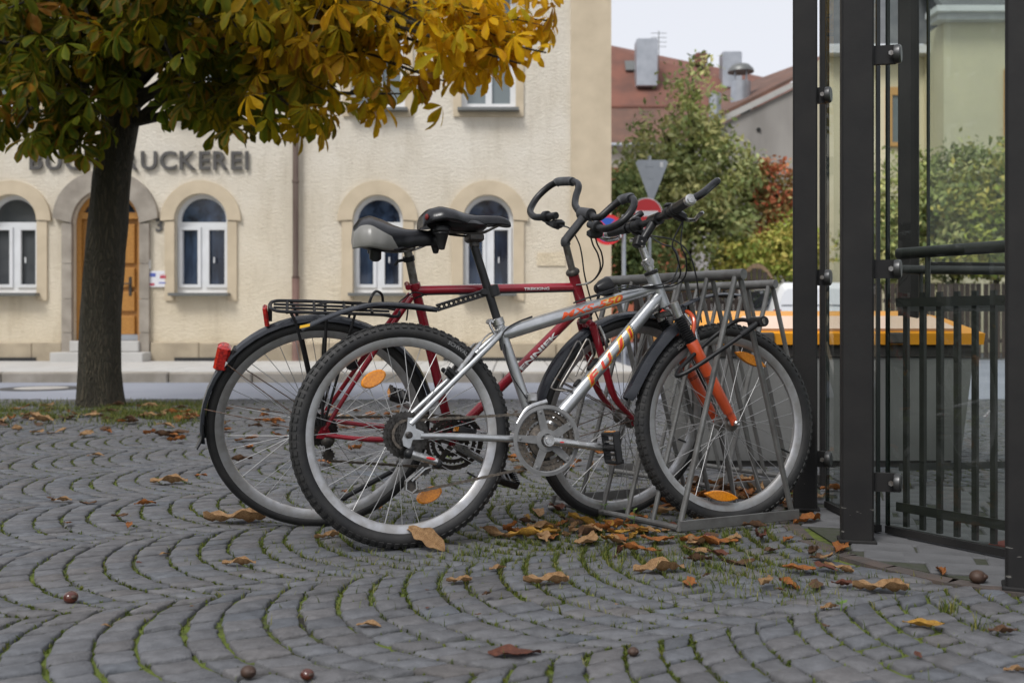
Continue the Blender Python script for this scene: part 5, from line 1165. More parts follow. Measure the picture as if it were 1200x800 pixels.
def red_bike():
    k = Bike((374, 615), (724, 601), -17); p = k.p; root = empty('bicycle', k.mx)
    R, rt = .346, .0185; ra = Vector((0, 0, R)); fa = Vector((k.L, 0, R))
    bb = p(529, 511); stt = p(486, 335); spt = p(477, 290); ht = p(672, 322); hb = p(685.5, 371); ttf = p(677, 336); ttr = p(488, 340); dtf = p(681, 359)
    axd = (ht - hb).normalized(); steer = rotabout(hb, axd, R_(19)); inv = steer.inverted(); S = lambda px, py, y=0: inv @ p(px, py, y)
    m = MB(); m.tube([bb, stt], .0150, 16); m.tube([ttr, ttf], .0135, 16); m.tube([bb, dtf], .0155, 16); m.tube([hb, ht], .0175, 16)
    m.cyl(bb + Vector((0, -.036, 0)), bb + Vector((0, .036, 0)), .0195, 16)
    for s in (-1, 1):
        do = ra + Vector((.012, s * .062, .012)); m.tube(bez([do, do.lerp(stt, .45) + Vector((0, s * .004, 0)), stt + Vector((-.01, s * .020, -.030))], 6), [.007] * 6 + [.0085] * 7, 12)
        do = ra + Vector((.015, s * .062, -.006)); m.tube(bez([do, Vector((.15, s * .058, R - .025)), bb + Vector((-.02, s * .026, 0))], 6), [.0075] * 6 + [.0095] * 7, 12)
        m.prism([(-.014, s * .062 - .003, R - .014), (.024, s * .062 - .003, R - .020), (.030, s * .062 - .003, R + .004), (.018, s * .062 - .003, R + .026), (.002, s * .062 - .003, R + .018)], (0, .006, 0))
    fr = m.build('frame', M['red'], root)
    sT = (p(608, 424) - bb).length
    wraptext('lettering', 'ENNIEK', fr, bb, dtf, .0156, .0156, sT - .012, .165, .0165, M['white'], .0006, 0, .0006)
    wraptext('lettering', 'TREKKING', fr, ttr, ttf, .0136, .0136, (p(613, 335) - ttr).length, .082, .0095, M['white'], .0006, 0, .0002)
    for q, c in enumerate((ht, hb)):
        m = MB(); m.rev([(.017, -.008), (.0215, -.006), (.0225, .0), (.0205, .005), (.016, .009)], c + axd * (.010 if q == 0 else -.008), axd, 18, cap=True); m.build('headset_cup', M['dark'], root)
    m = MB(); m.tube([stt, spt], .0130, 14); m.build('seat_post', M['steel'], root)
    m = MB(); m.rev([(.0155, -.010), (.0185, -.008), (.0185, .008), (.0155, .010)], stt, spt - stt, 18, cap=True); m.cyl(stt + Vector((-.022, -.02, 0)), stt + Vector((-.022, .02, 0)), .009, 10); m.build('seat_clamp', M['red'], root)
    q = p(472, 304.5); m = MB(); m.rev([(.0135, -.008), (.018, -.007), (.018, .007), (.0135, .008)], p(479, 303), spt - stt, 16, cap=True); m.tube([p(477, 304), p(466, 306), p(463, 311)], .005, 8); m.build('lamp_bracket', M['black'], root)
    # saddle
    sx, sz = .095, 1.010
    sd_ = saddle(root, sx, sz, .27, .100, .088, R_(4), M['greyvinyl'])
    m = MB()
    for s in (-1, 1): m.tube(bez([(sx + .05, s * .035, sz - .085), (sx + .11, s * .022, sz - .098), (sx + .18, s * .022, sz - .090), (sx + .25, s * .010, sz - .060)], 5), .0038, 8)
    m.bbox(spt + Vector((0, 0, .010)), (.045, .06, .03), .006); m.cyl(spt + Vector((.002, -.034, .012)), spt + Vector((.002, .034, .012)), .012, 12); m.build('saddle_rails', M['steel'], sd_)
    MB().ell((sx + .09, 0, sz - .080), (.080, .072, .018), 16, 6).build('saddle_base', M['black'], sd_)
    for s in (-1, 1): MB().rev([(.001, .012), (.018, .01), (.018, -.018), (.012, -.024), (.001, -.025)], (sx + .062, s * .040, sz - .098), (0, 0, 1), 12).build('elastomer', M['black'], sd_)
    # wheels
    wheel(root, T(ra), R, rt, 36, False); wheel(root, steer @ T(fa), R, rt, 36, False)
    # mudguards
    m = fenderarc(MB(), ra, R + .016, 178 + 9, 18, .026); rm = m.build('rear_mudguard', M['fender'], root)
    m = MB(); q = p(247, 461); e0 = ra + Vector((math.cos(R_(184)), 0, math.sin(R_(184)))) * (R + .015); 
    bladefender(m, [e0 + Vector((.006, 0, .05)), e0, e0 + Vector((-.014, 0, -.030))], .030, .004, .004); m.build('mud_flap', M['black'], rm)
    m = MB(); fenderarc(m, ra, R + .0175, 150, 80, .008, 14, .001, .002); m.build('silver_stripe', M['pad'], rm)
    m = MB(); a = R_(143); q = ra + Vector((math.cos(a), 0, math.sin(a))) * (R + .012); m.box(q + Vector((0, -.024, 0)), (.020, .003, .018), Matrix.Rotation(-.9, 3, 'Y')); m.build('sticker', M['white'], rm)
    q = p(260.5, 418); m = MB(); m.bbox(q, (.040, .052, .082), .008, Matrix.Rotation(.22, 3, 'Y')); tl = m.build('tail_light', M['redlens'], root)
    MB().bbox(q + Vector((.028, 0, -.006)), (.020, .046, .078), .005, Matrix.Rotation(.42, 3, 'Y')).build('tail_light_base', M['black'], tl)
    m = MB()
    for (px, py, a_) in ((270, 444, 168), (317, 396, 142)):
        a_ = R_(a_); q = ra + Vector((math.cos(a_), 0, math.sin(a_))) * (R + .006)
        for s in (-1, 1): m.tube([q + Vector((0, s * .030, 0)), ra + Vector((0, s * .064, 0.0)) + (q - ra).normalized() * .018], .0018, 6)
    m.build('mudguard_stay', M['rust'], root)
    # carrier
    m = MB(); zr = .735; x0, x1 = -.150, .205
    P_ = bez([(x1, -.052, zr - .012), (.05, -.060, zr - .004), (x0 + .05, -.060, zr), (x0 + .010, -.045, zr + .002), (x0, 0, zr + .004), (x0 + .010, .045, zr + .002), (x0 + .05, .060, zr), (.05, .060, zr - .004), (x1, .052, zr - .012)], 6); m.tube(P_, .0052, 8)
    for x in (-.10, -.02, .07, .15): m.tube([(x, -.060, zr - .003), (x, .060, zr - .003)], .0045, 8)
    m.tube([(x0 + .01, -.018, zr + .001), (x1, -.018, zr - .01)], .004, 8); m.tube([(x0 + .01, .018, zr + .001), (x1, .018, zr - .01)], .004, 8)
    rk = m.build('carrier', M['black'], root)
    m = MB()
    for s in (-1, 1):
        m.tube(bez([(x0 + .06, s * .060, zr), (x0 + .085, s * .064, zr - .07), (-.005, s * .068, R + .03)], 5), .0046, 8); m.tube([(.015, s * .060, zr - .004), (.004, s * .068, R + .03)], .0046, 8); m.tube([(.10, s * .060, zr - .004), (.010, s * .068, R + .03)], .0042, 8)
        m.tube(bez([(x1 - .03, s * .052, zr - .010), (x1 + .02, s * .04, zr - .020), stt + Vector((-.045, s * .026, -.075))], 5), .0050, 8)
    m.build('carrier_strut', M['black'], rk)
    m = MB(); m.tube(bez([(.10, -.03, zr - .002), (.135, -.03, zr + .004), (.150, -.028, zr + .040), (.165, 0, zr + .048), (.185, .028, zr + .030), (.19, .03, zr - .004)], 6), .0042, 8); m.tube(bez([(-.02, -.03, zr + .012), (.03, -.028, zr + .020), (.12, -.02, zr + .018)], 5), .0028, 6); m.build('spring_clip', M['black'], rk)
    m = MB(); q = Vector((x0 - .012, 0, zr - .030)); m.bbox(q, (.014, .040, .062), .004, Matrix.Rotation(-.12, 3, 'Y')); rf = m.build('rear_reflector', M['redlens'], rk); MB().box(q + Vector((.012, 0, .01)), (.012, .02, .05)).build('reflector_bracket', M['black'], rf)
    m = fenderarc(MB(), fa, R + .016, 196, 62, .026); fm = m.build('front_mudguard', M['fender'], root, steer)
    m = MB(); a = R_(190)
    for a_ in (188, 150):
        a_ = R_(a_); q = fa + Vector((math.cos(a_), 0, math.sin(a_))) * (R + .006)
        for s in (-1, 1): m.tube([q + Vector((0, s * .030, 0)), fa + Vector((0, s * .058, .01))], .0018, 6)
    m.build('mudguard_stay', M['rust'], fm)
    # fork
    m = MB(); crown = hb - axd * .018; m.cyl(hb, crown - axd * .012, .0165, 14); m.tube([crown + Vector((0, -.036, -.006)), crown + Vector((0, 0, .004)), crown + Vector((0, .036, -.006))], [.012, .015, .012], 12); fk = m.build('fork_crown', M['red'], root, steer)
    for s in (-1, 1):
        t0 = crown + Vector((0, s * .036, -.004)); ax = fa + Vector((-.004, s * .052, .010)); d_ = (t0 - ax)
        m = MB(); m.tube(bez([t0, t0 - axd * .14 + Vector((0, s * .006, 0)), t0 - axd * .26 + Vector((.002, s * .011, 0)), ax], 5), [.0135] * 6 + [.0125] * 4 + [.0115, .0108, .010, .0095, .009, .0085], 12, sy=.85); m.prism([(fa.x - .012, ax.y - .003, R + .02), (fa.x + .010, ax.y - .003, R + .016), (fa.x + .010, ax.y - .003, R - .012), (fa.x - .010, ax.y - .003, R - .012)], (0, .006, 0)); m.build('fork_blade', M['red'], root, steer)
        m = MB(); a_ = crown - axd * .095 + Vector((.022, s * .046, 0)); b_ = a_ + axd * .085 + Vector((0, -s * .010, 0)); m.tube([a_, a_.lerp(b_, .5) + Vector((.004, s * .004, 0)), b_], [.0075, .0065, .005], 8, sy=.7); br = m.build('brake_arm', M['alloy'], root, steer); MB().bbox(a_ + Vector((-.004, -s * .014, .02)), (.045, .012, .013), .004, Matrix.Rotation(-.4, 3, 'Y')).build('brake_pad', M['black'], br)
        MB().rev([(.001, 0), (.009, 0), (.010, .004), (.009, .010), (.001, .012)], fa + Vector((0, s * .056, 0)), (0, s, 0), 12).build('axle_nut', M['steel'], root, steer)
    c = crown - axd * .10 + Vector((.022, .062, 0)); m = MB(); m.rev([(.001, -.04), (.012, -.04), (.017, -.03), (.017, .02), (.010, .026), (.010, .042), (.001, .042)], c, axd, 14); m.build('dynamo', M['dark'], root, steer)
    # head lamp
    q = S(707, 337, 0); m = MB(); m.rev([(.001, -.030), (.014, -.028), (.026, -.008), (.031, .012), (.032, .020)], q, (1, 0, .12), 20); hl = m.build('head_lamp', M['black'], root, steer); MB().rev([(.001, .004), (.024, .002), (.030, -.002)], q + Vector((.020, 0, .002)), (1, 0, .12), 20).build('lens', M['wframe'], hl)
    m = MB(); m.tube([q + Vector((-.012, 0, -.01)), q + Vector((-.024, 0, -.05)), crown + Vector((.015, 0, .02))], .005, 8); m.build('lamp_bracket', M['black'], root, steer)
    # stem, butterfly bar
    qt = S(663, 286); bc = S(687, 251)
    m = MB(); m.tube([ht + axd * .012, qt], .0112, 14); m.build('stem_quill', M['steel'], root, steer)
    m = MB(); m.tube(bez([qt - axd * .004, qt + axd * .012 + Vector((.004, 0, 0)), qt.lerp(bc, .5) + Vector((-.002, 0, .004)), bc], 5), [.0150] * 6 + [.0135] * 6 + [.013, .014, .015, .016], 12, sy=1.25); m.cyl(bc + Vector((0, -.028, 0)), bc + Vector((0, .028, 0)), .020, 16); m.build('stem', M['pad_dark'], root, steer)
    ct, st_ = math.cos(R_(45)), math.sin(R_(45))
    cam_l = inv @ k.o; nrm = Vector((-st_, 0, ct))
    def barpt(px, py):
        d = (inv.to_3x3() @ (k.inv.to_3x3() @ Vector(((px - 600) / F, 1, -(py - YH) / F)))); return cam_l + d * ((bc - cam_l).dot(nrm) / d.dot(nrm))
    LOOP = {-1: [(697, 256), (704, 254), (712, 247), (720, 240), (730, 233.5), (738, 231.5), (743, 236), (741, 245), (733, 256), (722, 264), (710, 268), (699, 266), (691, 263)],
            1: [(678, 247), (674, 240), (675, 230), (678, 220), (676, 214.5), (668, 212.5), (655, 213), (643, 219), (630, 231), (622.5, 243), (622, 250), (628, 254.5), (640, 254), (652, 252.5)]}
    m = MB(); m.tube([barpt(*LOOP[-1][0]), bc + Vector((0, -.03, 0)), bc + Vector((0, .03, 0)), barpt(*LOOP[1][0])], .0112, 12); hbz = m.build('handlebar', M['black'], root, steer)
    LEV = {}
    for s in (-1, 1):
        raw = [barpt(*q) for q in LOOP[s]]; pts = bez(raw, 6); m = MB(); m.tube(pts, .0114, 14); m.build('foam_grip', M['foam'], hbz)
        a_ = 4 if s < 0 else 5; pd = bez([raw[a_ - 1].lerp(raw[a_], .6), raw[a_], raw[a_ + 1], raw[a_ + 1].lerp(raw[a_ + 2], .3)], 4); m = MB(); m.tube(pd, .0150, 14); m.build('thumb_rest', M['pad'], hbz)
        e0, e1 = raw[-1].lerp(raw[-2], .25), raw[-2].lerp(raw[-3], .3); LEV[s] = e0 + Vector((.014, 0, -.030))
        m = MB(); t = (e0 - e1).normalized(); m.rev([(.0145, -.010), (.0185, -.008), (.0185, .008), (.0145, .010)], e1.lerp(e0, .3), t, 14, cap=True); m.bbox(e0 + Vector((.014, 0, -.026)), (.045, .040, .028), .008); bl = m.build('brake_lever_body', M['black'], root, steer)
        m = MB(); q = e0 + Vector((.020, 0, -.030)); m.tube(bez([q, q + Vector((.018, s * .03, -.012)), q + Vector((.016, s * .085, -.004)), q + Vector((.012, s * .11, .006))], 5), [.006] * 5 + [.0072] * 8 + [.006] * 3, 8, sy=.6); m.build('brake_lever', M['alloy'] if s < 0 else M['black'], bl)
    # cables
    m = MB()
    for c in ([steer @ LEV[-1], p(700, 286, -.08), p(705, 297, -.07), p(706, 312, -.06), p(697, 327, -.03), p(684, 333, -.02)], [steer @ LEV[-1] + Vector((-.01, .02, 0)), p(695, 287, -.06), p(701, 299, -.06), p(703, 316, -.04), p(692, 331, -.03), p(675, 334, -.016)], [steer @ LEV[1], p(668, 268, .06), p(678, 284, .04), p(682, 300, .02), p(685, 322, .0), p(692, 350, .0), p(701, 374, 0)]): m.tube(bez(c, 7), .0026, 6)
    n_ = ttf - ttr; m.tube([ttr.lerp(ttf, .03) + Vector((0, -.012, -.011)), ttr.lerp(ttf, .97) + Vector((0, -.012, -.011))], .0026, 6)
    m.tube(bez([ttr.lerp(ttf, .05) + Vector((0, -.012, -.011)), ttr + Vector((-.02, -.022, -.03)), ttr + Vector((-.03, -.022, -.09))], 5), .0026, 6); m.tube(bez([ttr + Vector((.03, -.014, -.012)), ttr + Vector((-.01, -.026, .0)), p(470, 352, -.03), p(462, 362, -.03)], 5), .0022, 6); m.build('cables', M['cable'], root)
    # drivetrain
    m = MB()
    for i, (r, tth) in enumerate(((.056, 28), (.050, 24), (.044, 21), (.038, 18), (.033, 16), (.028, 13))): solid_cog(m, (0, 0, R), r, tth, .0022, -.034 - i * .0047)
    m.build('cassette', M['cogs'], root)
    m = MB()
    for r, tth, y in ((.094, 46, -.054), (.076, 36, -.047), (.055, 26, -.041)): gear(m, bb, r, tth, .003, y)
    for i in range(5):
        a = 2 * math.pi * i / 5 + .3; t = Vector((math.cos(a), 0, math.sin(a))); n = Vector((-t.z, 0, t.x)); o = bb + Vector((0, -.052, 0)); m.prism([o + t * .015 + n * .010, o + t * .015 - n * .010, o + t * .080 - n * .007, o + t * .080 + n * .007], (0, -.005, 0))
    m.build('chainrings', M['dark'], root)
    v = p(596, 556, -.08) - Vector((bb.x, -.08, bb.z)); v = v.normalized() * .170
    for s in (-1, 1):
        e_ = bb + v * (1 if s < 0 else -1); m = MB(); m.tube([bb + Vector((0, s * .066, 0)), Vector((e_.x, s * .078, e_.z))], [.0135, .011], 10, sy=.7); m.build('crank_arm', M['alloy'], root); pedal(root, Vector((e_.x, s * .135, e_.z)), R_(20))
    m = MB(); jl = p(385, 533, -.05); chain_path(m, [(.0, -.045, R + .045), (bb.x, -.048, bb.z + .092)]); chain_path(m, [bb + Vector((.092 * math.cos(R_(a)), -.048, .092 * math.sin(R_(a)))) for a in range(90, -95, -12)]); chain_path(m, [(bb.x, -.048, bb.z - .092), (jl.x, -.048, jl.z - .02)]); m.build('chain', M['chain'], root)
    m = MB(); ju = p(384, 516, -.055); m.ell(ju, (.022, .018, .020), 12, 8); m.tube([ju, jl], .010, 8, sy=.6); solid_cog(m, (jl.x, 0, jl.z), .021, 11, .005, -.053); m.build('rear_derailleur', M['dark'], root)
    m = MB(); q = p(403, 583, .07); q2 = p(472, 545, .05); m.tube([q, q2], .0085, 10); m.ell(q, (.014, .012, .010), 10, 6); m.bbox(q2, (.04, .05, .03), .006); m.build('kickstand', M['black'], root)
    m = MB(); a_ = p(412, 424, -.0); m.bbox(a_, (.034, .05, .045), .008); m.build('rear_brake', M['black'], root)
    tag(root, 'red trekking bicycle with black mudguards, carrier and butterfly handlebar', 'bicycle'); return root
def twotone():
    m = pm('saddle_two_tone', (.008, .008, .010), .3, 0, bump=.05, bscale=250, spec=.4); n = m.node_tree; b = n.nodes['Principled BSDF']; a = n.nodes.new('ShaderNodeAttribute'); a.attribute_name = 'Col'
    st = n.nodes.new('ShaderNodeMath'); st.operation = 'GREATER_THAN'; st.inputs[1].default_value = .5; n.links.new(a.outputs['Fac'], st.inputs[0]); mx = n.nodes.new('ShaderNodeMix'); mx.data_type = 'RGBA'; mx.inputs['A'].default_value = (.008, .008, .010, 1); mx.inputs['B'].default_value = (.20, .195, .18, 1); n.links.new(st.outputs[0], mx.inputs['Factor']); n.links.new(mx.outputs['Result'], b.inputs['Base Color']); return m
M['greyvinyl'] = twotone()
M['pad_dark'] = pm('stem_grey', (.045, .045, .048), .45, .3)
RED = red_bike()

# U lock shackled through the silver bicycle's front wheel and the rack
def lock():
    a, h = at(889, 378, 3.20), at(791, 442, 3.16); e = empty('bicycle_lock', T(a))
    t = (h - a); up_ = Vector((.35, .6, .75)).normalized()
    b0 = Vector((0, 0, 0)); pts = bez([b0, t * .25 + Vector((0, -.01, -.004)), t * .75 + Vector((0, -.012, -.008)), t * .97 + Vector((.004, 0, .0)), t * 1.0 + Vector((.012, .03, .012)), t * .9 + Vector((.014, .075, .020)), t * .5 + Vector((.0, .11, .03)), Vector((-.05, .09, .006)), Vector((-.008, .04, .004))], 7)
    MB().tube(pts, .0068, 12).build('shackle', M['black'], e)
    MB().tube([Vector((.012, -.020, .004)), Vector((-.006, .05, .002))], .0165, 16).build('lock_barrel', M['black'], e)
    MB().tube([Vector((.0135, -.0215, .0042)), Vector((.0115, -.0195, .0040))], .010, 14).build('keyway', M['steel'], e)
    MB().tube([t * .02, t * .22 + Vector((0, -.009, -.003))], .0095, 12).build('sleeve', M['black'], e)
    tag(e, 'black cable lock looped through the silver bicycle front wheel and rack rods', 'bicycle lock')
lock()

# ================================================================== CHESTNUT TREE
def leaflet(L, W, droop, fold, col_in, col_out, n=5):
    """obovate leaflet along +x from the origin; returns verts, quads, colours (3 across)"""
    V, Fq, C = [], [], []
    ws = [.06, .30, .62, .95, .92, .12]; xs = [0, .22, .45, .68, .86, 1.0]
    for i, (x, w_) in enumerate(zip(xs, ws)):
        z = -droop * L * x * x; y = W * w_ / 2
        V += [(x * L, -y, z + fold * y), (x * L, 0, z), (x * L, y, z + fold * y)]
        e = np.array(col_out); c_ = np.array(col_in); C += [e, c_ * (1 - .25 * (x > .9)) + e * .25 * (x > .9), e]
        if i:
            b = 3 * i; Fq += [(b - 3, b - 2, b + 1, b), (b - 2, b - 1, b + 2, b + 1)]
    return np.array(V), np.array(Fq), np.array(C)
def palmate(g, ci, co, nl=None, scale=1.0, crumple=0.):
    V, Fq, C = [], [], []; nl = nl or g.choice([5, 5, 6, 7]); b = 0
    for i in range(nl):
        t = (i / (nl - 1) - .5) * 2; a = t * R_(118); L = (.185 - .06 * abs(t)) * g.uniform(.85, 1.1) * scale; W = L * g.uniform(.36, .44)
        v, f, c = leaflet(L, W, g.uniform(.15, .55) + crumple, g.uniform(.2, .5) + crumple, ci * g.uniform(.85, 1.15), co * g.uniform(.85, 1.15))
        rz = Matrix.Rotation(a, 3, 'Z') @ Matrix.Rotation(R_(g.uniform(5, 40)), 3, 'Y') @ Matrix.Rotation(R_(g.uniform(-20, 20)), 3, 'X'); v = v @ np.array(rz).T + np.array([.01 * math.cos(a), .01 * math.sin(a), 0])
        V.append(v); Fq.append(f + b); C.append(c); b += len(v)
    # stalk
    st = np.array([[0, -.0016, 0], [0, .0016, 0], [-.10 * scale, .0016, .012], [-.10 * scale, -.0016, .012]]); V.append(st); Fq.append(np.array([[0, 1, 2, 3]]) + b); C.append(np.tile(np.array([.10, .10, .02]), (4, 1)))
    return np.concatenate(V), np.concatenate(Fq), np.concatenate(C)
def chestnut():
    g = np.random.default_rng(5); base = gp(118, 476); e = empty('chestnut_tree', T(base)); D0 = base.y
    c_ = lambda px, py, d=D0: at(px, py, d) - base
    tr = [c_(117, 486), c_(117, 476), c_(117, 440), c_(117.5, 400), c_(119, 350), c_(123, 300), c_(127, 260), c_(132, 200), c_(142, 140, D0 + .05), c_(152, 60, D0 + .1), c_(160, -20, D0 + .1)]
    tr[0].z = -.1
    rw = [x * D0 / F / 2 for x in (53, 50, 48, 46.5, 45.5, 45, 44, 42, 41, 33, 24)]
    P = bez(tr, 5); rr = [np.interp(i / (len(P) - 1) * (len(tr) - 1), range(len(tr)), rw) for i in range(len(P))]
    m = MB(); rings = []
    for i, (q, r) in enumerate(zip(P, rr)):
        fl = 1 + .16 * math.exp(-max(q.z, 0) / .10)
        rings.append([q + Vector((math.cos(a), math.sin(a), 0)) * r * (1 + (fl - 1) * (.5 + .5 * math.sin(a * 5 + .6)) + .025 * math.sin(a * 7 + q.z * 5) + .02 * math.sin(a * 11 - q.z * 9)) for a in (2 * math.pi * j / 28 for j in range(28))])
    m.loft(rings); m.build('trunk', M['bark'], e, ang=80)
    # boughs
    tips = []
    for px, py, d in ((640, 62, 7.0), (650, 25, 7.2), (610, 75, 6.9), (585, 20, 6.8), (90, 170, 7.2), (20, 150, 7.0), (55, 165, 7.4), (-20, 140, 7.2), (300, 150, 7.1), (360, 140, 7.0), (520, 95, 7.3), (600, 40, 7.0), (560, 70, 7.4), (470, 110, 7.2), (500, 30, 6.6), (400, 110, 7.6), (380, 55, 6.9), (420, 5, 7.2), (330, 150, 7.4), (300, 70, 7.0), (330, 20, 6.6), (250, 140, 7.8), (225, 120, 7.1), (215, 40, 6.8), (100, 150, 7.3), (60, 140, 7.7), (20, 110, 7.5), (50, 60, 6.9), (110, 60, 7.1), (-40, 120, 7.6), (-60, 40, 7.0), (150, 20, 6.7), (10, 10, 6.8), (-120, 90, 8.2), (540, -40, 7.6), (440, -70, 7.4), (620, -20, 7.8), (520, 20, 7.9), (350, 90, 8.0), (450, 60, 7.7)): tips.append(c_(px, py, d))
    for k in range(20):
        a = g.uniform(0, 2 * math.pi); tips.append(Vector((2.9 * math.cos(a) * g.uniform(.4, 1) + .3, 2.6 * math.sin(a) * g.uniform(.4, 1), g.uniform(2.9, 5.2))))
    leaves = []; root0 = c_(145, 120, D0 + .05)
    for k, tp in enumerate(tips):
        s0 = root0 + Vector((0, 0, g.uniform(-.25, 1.2))) ; mid = s0.lerp(tp, .5) + Vector((g.normal() * .12, g.normal() * .12, .30 + .1 * g.normal()))
        q = bez([s0, mid, tp], 8); m = MB(); m.tube(q, [.040 * (1 - .93 * i / 16) + .003 for i in range(17)], 8)
        tw = []
        for j in range(7):
            t = g.uniform(.45, 1.0); o = q[int(t * 16)]; en = o + Vector((float(np.clip(g.normal() * .26, -.4, .4)), float(np.clip(g.normal() * .30, -.5, .5)), float(np.clip(g.normal() * .14, -.07, .3)))); m.tube([o, o.lerp(en, .5) + Vector((0, 0, .04)), en], [.007, .0045, .002], 5); tw.append((o, en))
        m.build('bough', M['bark'], e)
        nl = 29 if k < 40 else 24
        for j in range(nl):
            o, en = tw[g.integers(0, len(tw))] if j > 7 else (q[13], tp); t = g.uniform(.2, 1.1) if j > 7 else g.uniform(.4, 1.12); c0 = o.lerp(en, t) + Vector((g.normal() * .10, g.normal() * .10, g.normal() * .09)); leaves.append((c0, (c0 - o)))
    GREEN = [(.045, .090, .010), (.065, .115, .012), (.034, .066, .010), (.11, .150, .014)]; YEL = [(.72, .41, .012), (.78, .48, .014), (.62, .36, .012), (.45, .36, .012)]; BRN = [(.30, .13, .02), (.36, .16, .025)]
    objs, rest = [], []
    data = []
    for c0, dv in leaves:
        if c0.z < 1.0: continue
        wx = (base.x + c0.x) ; wy = base.y + c0.y; px = 600 + wx / wy * F; py = YH - (base.z + c0.z - H) / wy * F
        if -40 < px < 700 and py > float(np.interp(px, [0, 60, 130, 150, 200, 330, 400, 470, 530, 560, 660], [168, 186, 188, 164, 154, 178, 160, 150, 134, 92, 86])) - 34 * g.random() ** 1.5: continue
        if px > 640 + 14 * g.random() or (px > 610 and py > 66): continue
        fyel = np.clip((wx + 2.0) / 1.35 + g.normal() * .22, 0, 1)                    # the road side of the crown has turned first
        pick = lambda L_: np.array(L_[g.integers(0, len(L_))])
        ci = pick(GREEN) * (1 - fyel) + pick(YEL) * fyel; co = (ci * (.82 - .4 * fyel) + pick(YEL) * (.18 + .4 * fyel)) if g.random() < .8 else ci * .4 + pick(BRN) * .6
        if g.random() < .08: ci = pick(BRN)
        data.append((c0, dv, ci, co, px, py, wy))
    scored = sorted(range(len(data)), key=lambda i: data[i][6] if (0 < data[i][4] < 665 and -5 < data[i][5] < 200) else 99)
    top = set(scored[:290])
    protos = []
    def mxleaf(c0, dv):
        yaw = math.atan2(dv.y, dv.x) + g.normal() * .9; return T(c0) @ Matrix.Rotation(yaw, 4, 'Z') @ Matrix.Rotation(R_(g.uniform(5, 75)), 4, 'Y') @ Matrix.Rotation(g.normal() * .4, 4, 'X')
    bins = {}
    V, Fq, C, b = [], [], [], 0
    for i, (c0, dv, ci, co, px, py, wy) in enumerate(data):
        mx = mxleaf(c0, dv)
        if i in top:
            key = tuple((ci * 25).round().astype(int)) + (int(g.integers(0, 3)),)
            if key not in bins:
                v, f, c = palmate(g, ci, co); bins[key] = colmesh('leaf', v, f, c, M['leaf'], True)
            link('leaf', bins[key], e, mx)
        else:
            v, f, c = palmate(g, ci, co); A = np.array(mx); v = v @ A[:3, :3].T + A[:3, 3]; V.append(v); Fq.append(f + b); C.append(c); b += len(v)
    tag(link('foliage', colmesh('foliage', np.concatenate(V), np.concatenate(Fq), np.concatenate(C), M['leaf'], True), e), kind='stuff')
    tag(e, 'horse chestnut tree with dark trunk and green to golden autumn leaves', 'tree'); return e
chestnut()

# ================================================================== FALLEN LEAVES, CONKERS, GRASS
def dryleaf(g, c1, c2, curl, L=1.0, W=.46):
    nx, ny = 15, 5; V, C, Fq = [], [], []
    bend = g.uniform(-.3, .5); tw = g.normal() * .5; ph = g.uniform(0, 6)
    for i in range(nx):
        x = i / (nx - 1); w_ = W * (math.sin(math.pi * min(1, x ** 1.25 * .97 + .03)) ** .7 + .03)
        for j in range(ny):
            y = (j / (ny - 1) - .5) * 2; cr = curl * (1.05 + .22 * math.sin(3 * x + ph)); a = y * cr
            r = w_ / max(cr, .2); yy = r * math.sin(a) * .5; zz = r * (1 - math.cos(a)) * .5
            zz += (.045 * math.sin(9 * x + 3 * y + ph) + .022 * math.sin(21 * x - 5 * y + 2 * ph)) * (1 if curl > .8 else .6) + bend * (x - .5) ** 2; yy += .03 * math.sin(17 * x + ph) * (1 if abs(y) > .6 else .2); t = tw * (x - .5)
            V.append((x - .5, yy * math.cos(t) - zz * math.sin(t), yy * math.sin(t) + zz * math.cos(t)))
            k = .25 if j in (0, ny - 1) else (.9 if j == 2 else .0); k = min(1, k + (.55 if i % 2 else 0)); C.append(np.array(c1) * (1 - k) + np.array(c2) * k)
    for i in range(nx - 1):
        for j in range(ny - 1): q = i * ny + j; Fq.append((q, q + ny, q + ny + 1, q + 1))
    V = np.array(V) * L; V[:, 2] -= V[:, 2].min(); return V, np.array(Fq), np.array(C)
DRY = {'tan': ((.44, .27, .13), (.30, .17, .07)), 'brown': ((.15, .075, .032), (.09, .045, .022)), 'orange': ((.40, .15, .025), (.28, .09, .02)), 'russet': ((.17, .055, .028), (.11, .035, .02)), 'yellow': ((.52, .30, .035), (.38, .19, .03))}
LEAFM = {}
_g = np.random.default_rng(21)
for nme, (a, b_) in DRY.items():
    LEAFM[nme] = [colmesh('fallen_leaf', *dryleaf(_g, a, b_, cv), M['dleaf']) for cv in (.35, .65, 1.0, 1.45, 1.9)]
def put_leaf(px, py, size, hue, curl, rot, label, group=None, pos=None, tilt=0., lift=0.):
    p_ = pos if pos is not None else gp(px, py); o = link('fallen_leaf', LEAFM[hue][curl], None, T((p_.x, p_.y, .003 + lift)) @ Matrix.Rotation(R_(rot), 4, 'Z') @ Matrix.Rotation(tilt, 4, 'Y') @ Matrix.Diagonal((size, size * random.uniform(.8, 1.25), size, 1)))
    tag(o, label, 'leaf', group or 'fallen chestnut leaves'); return o
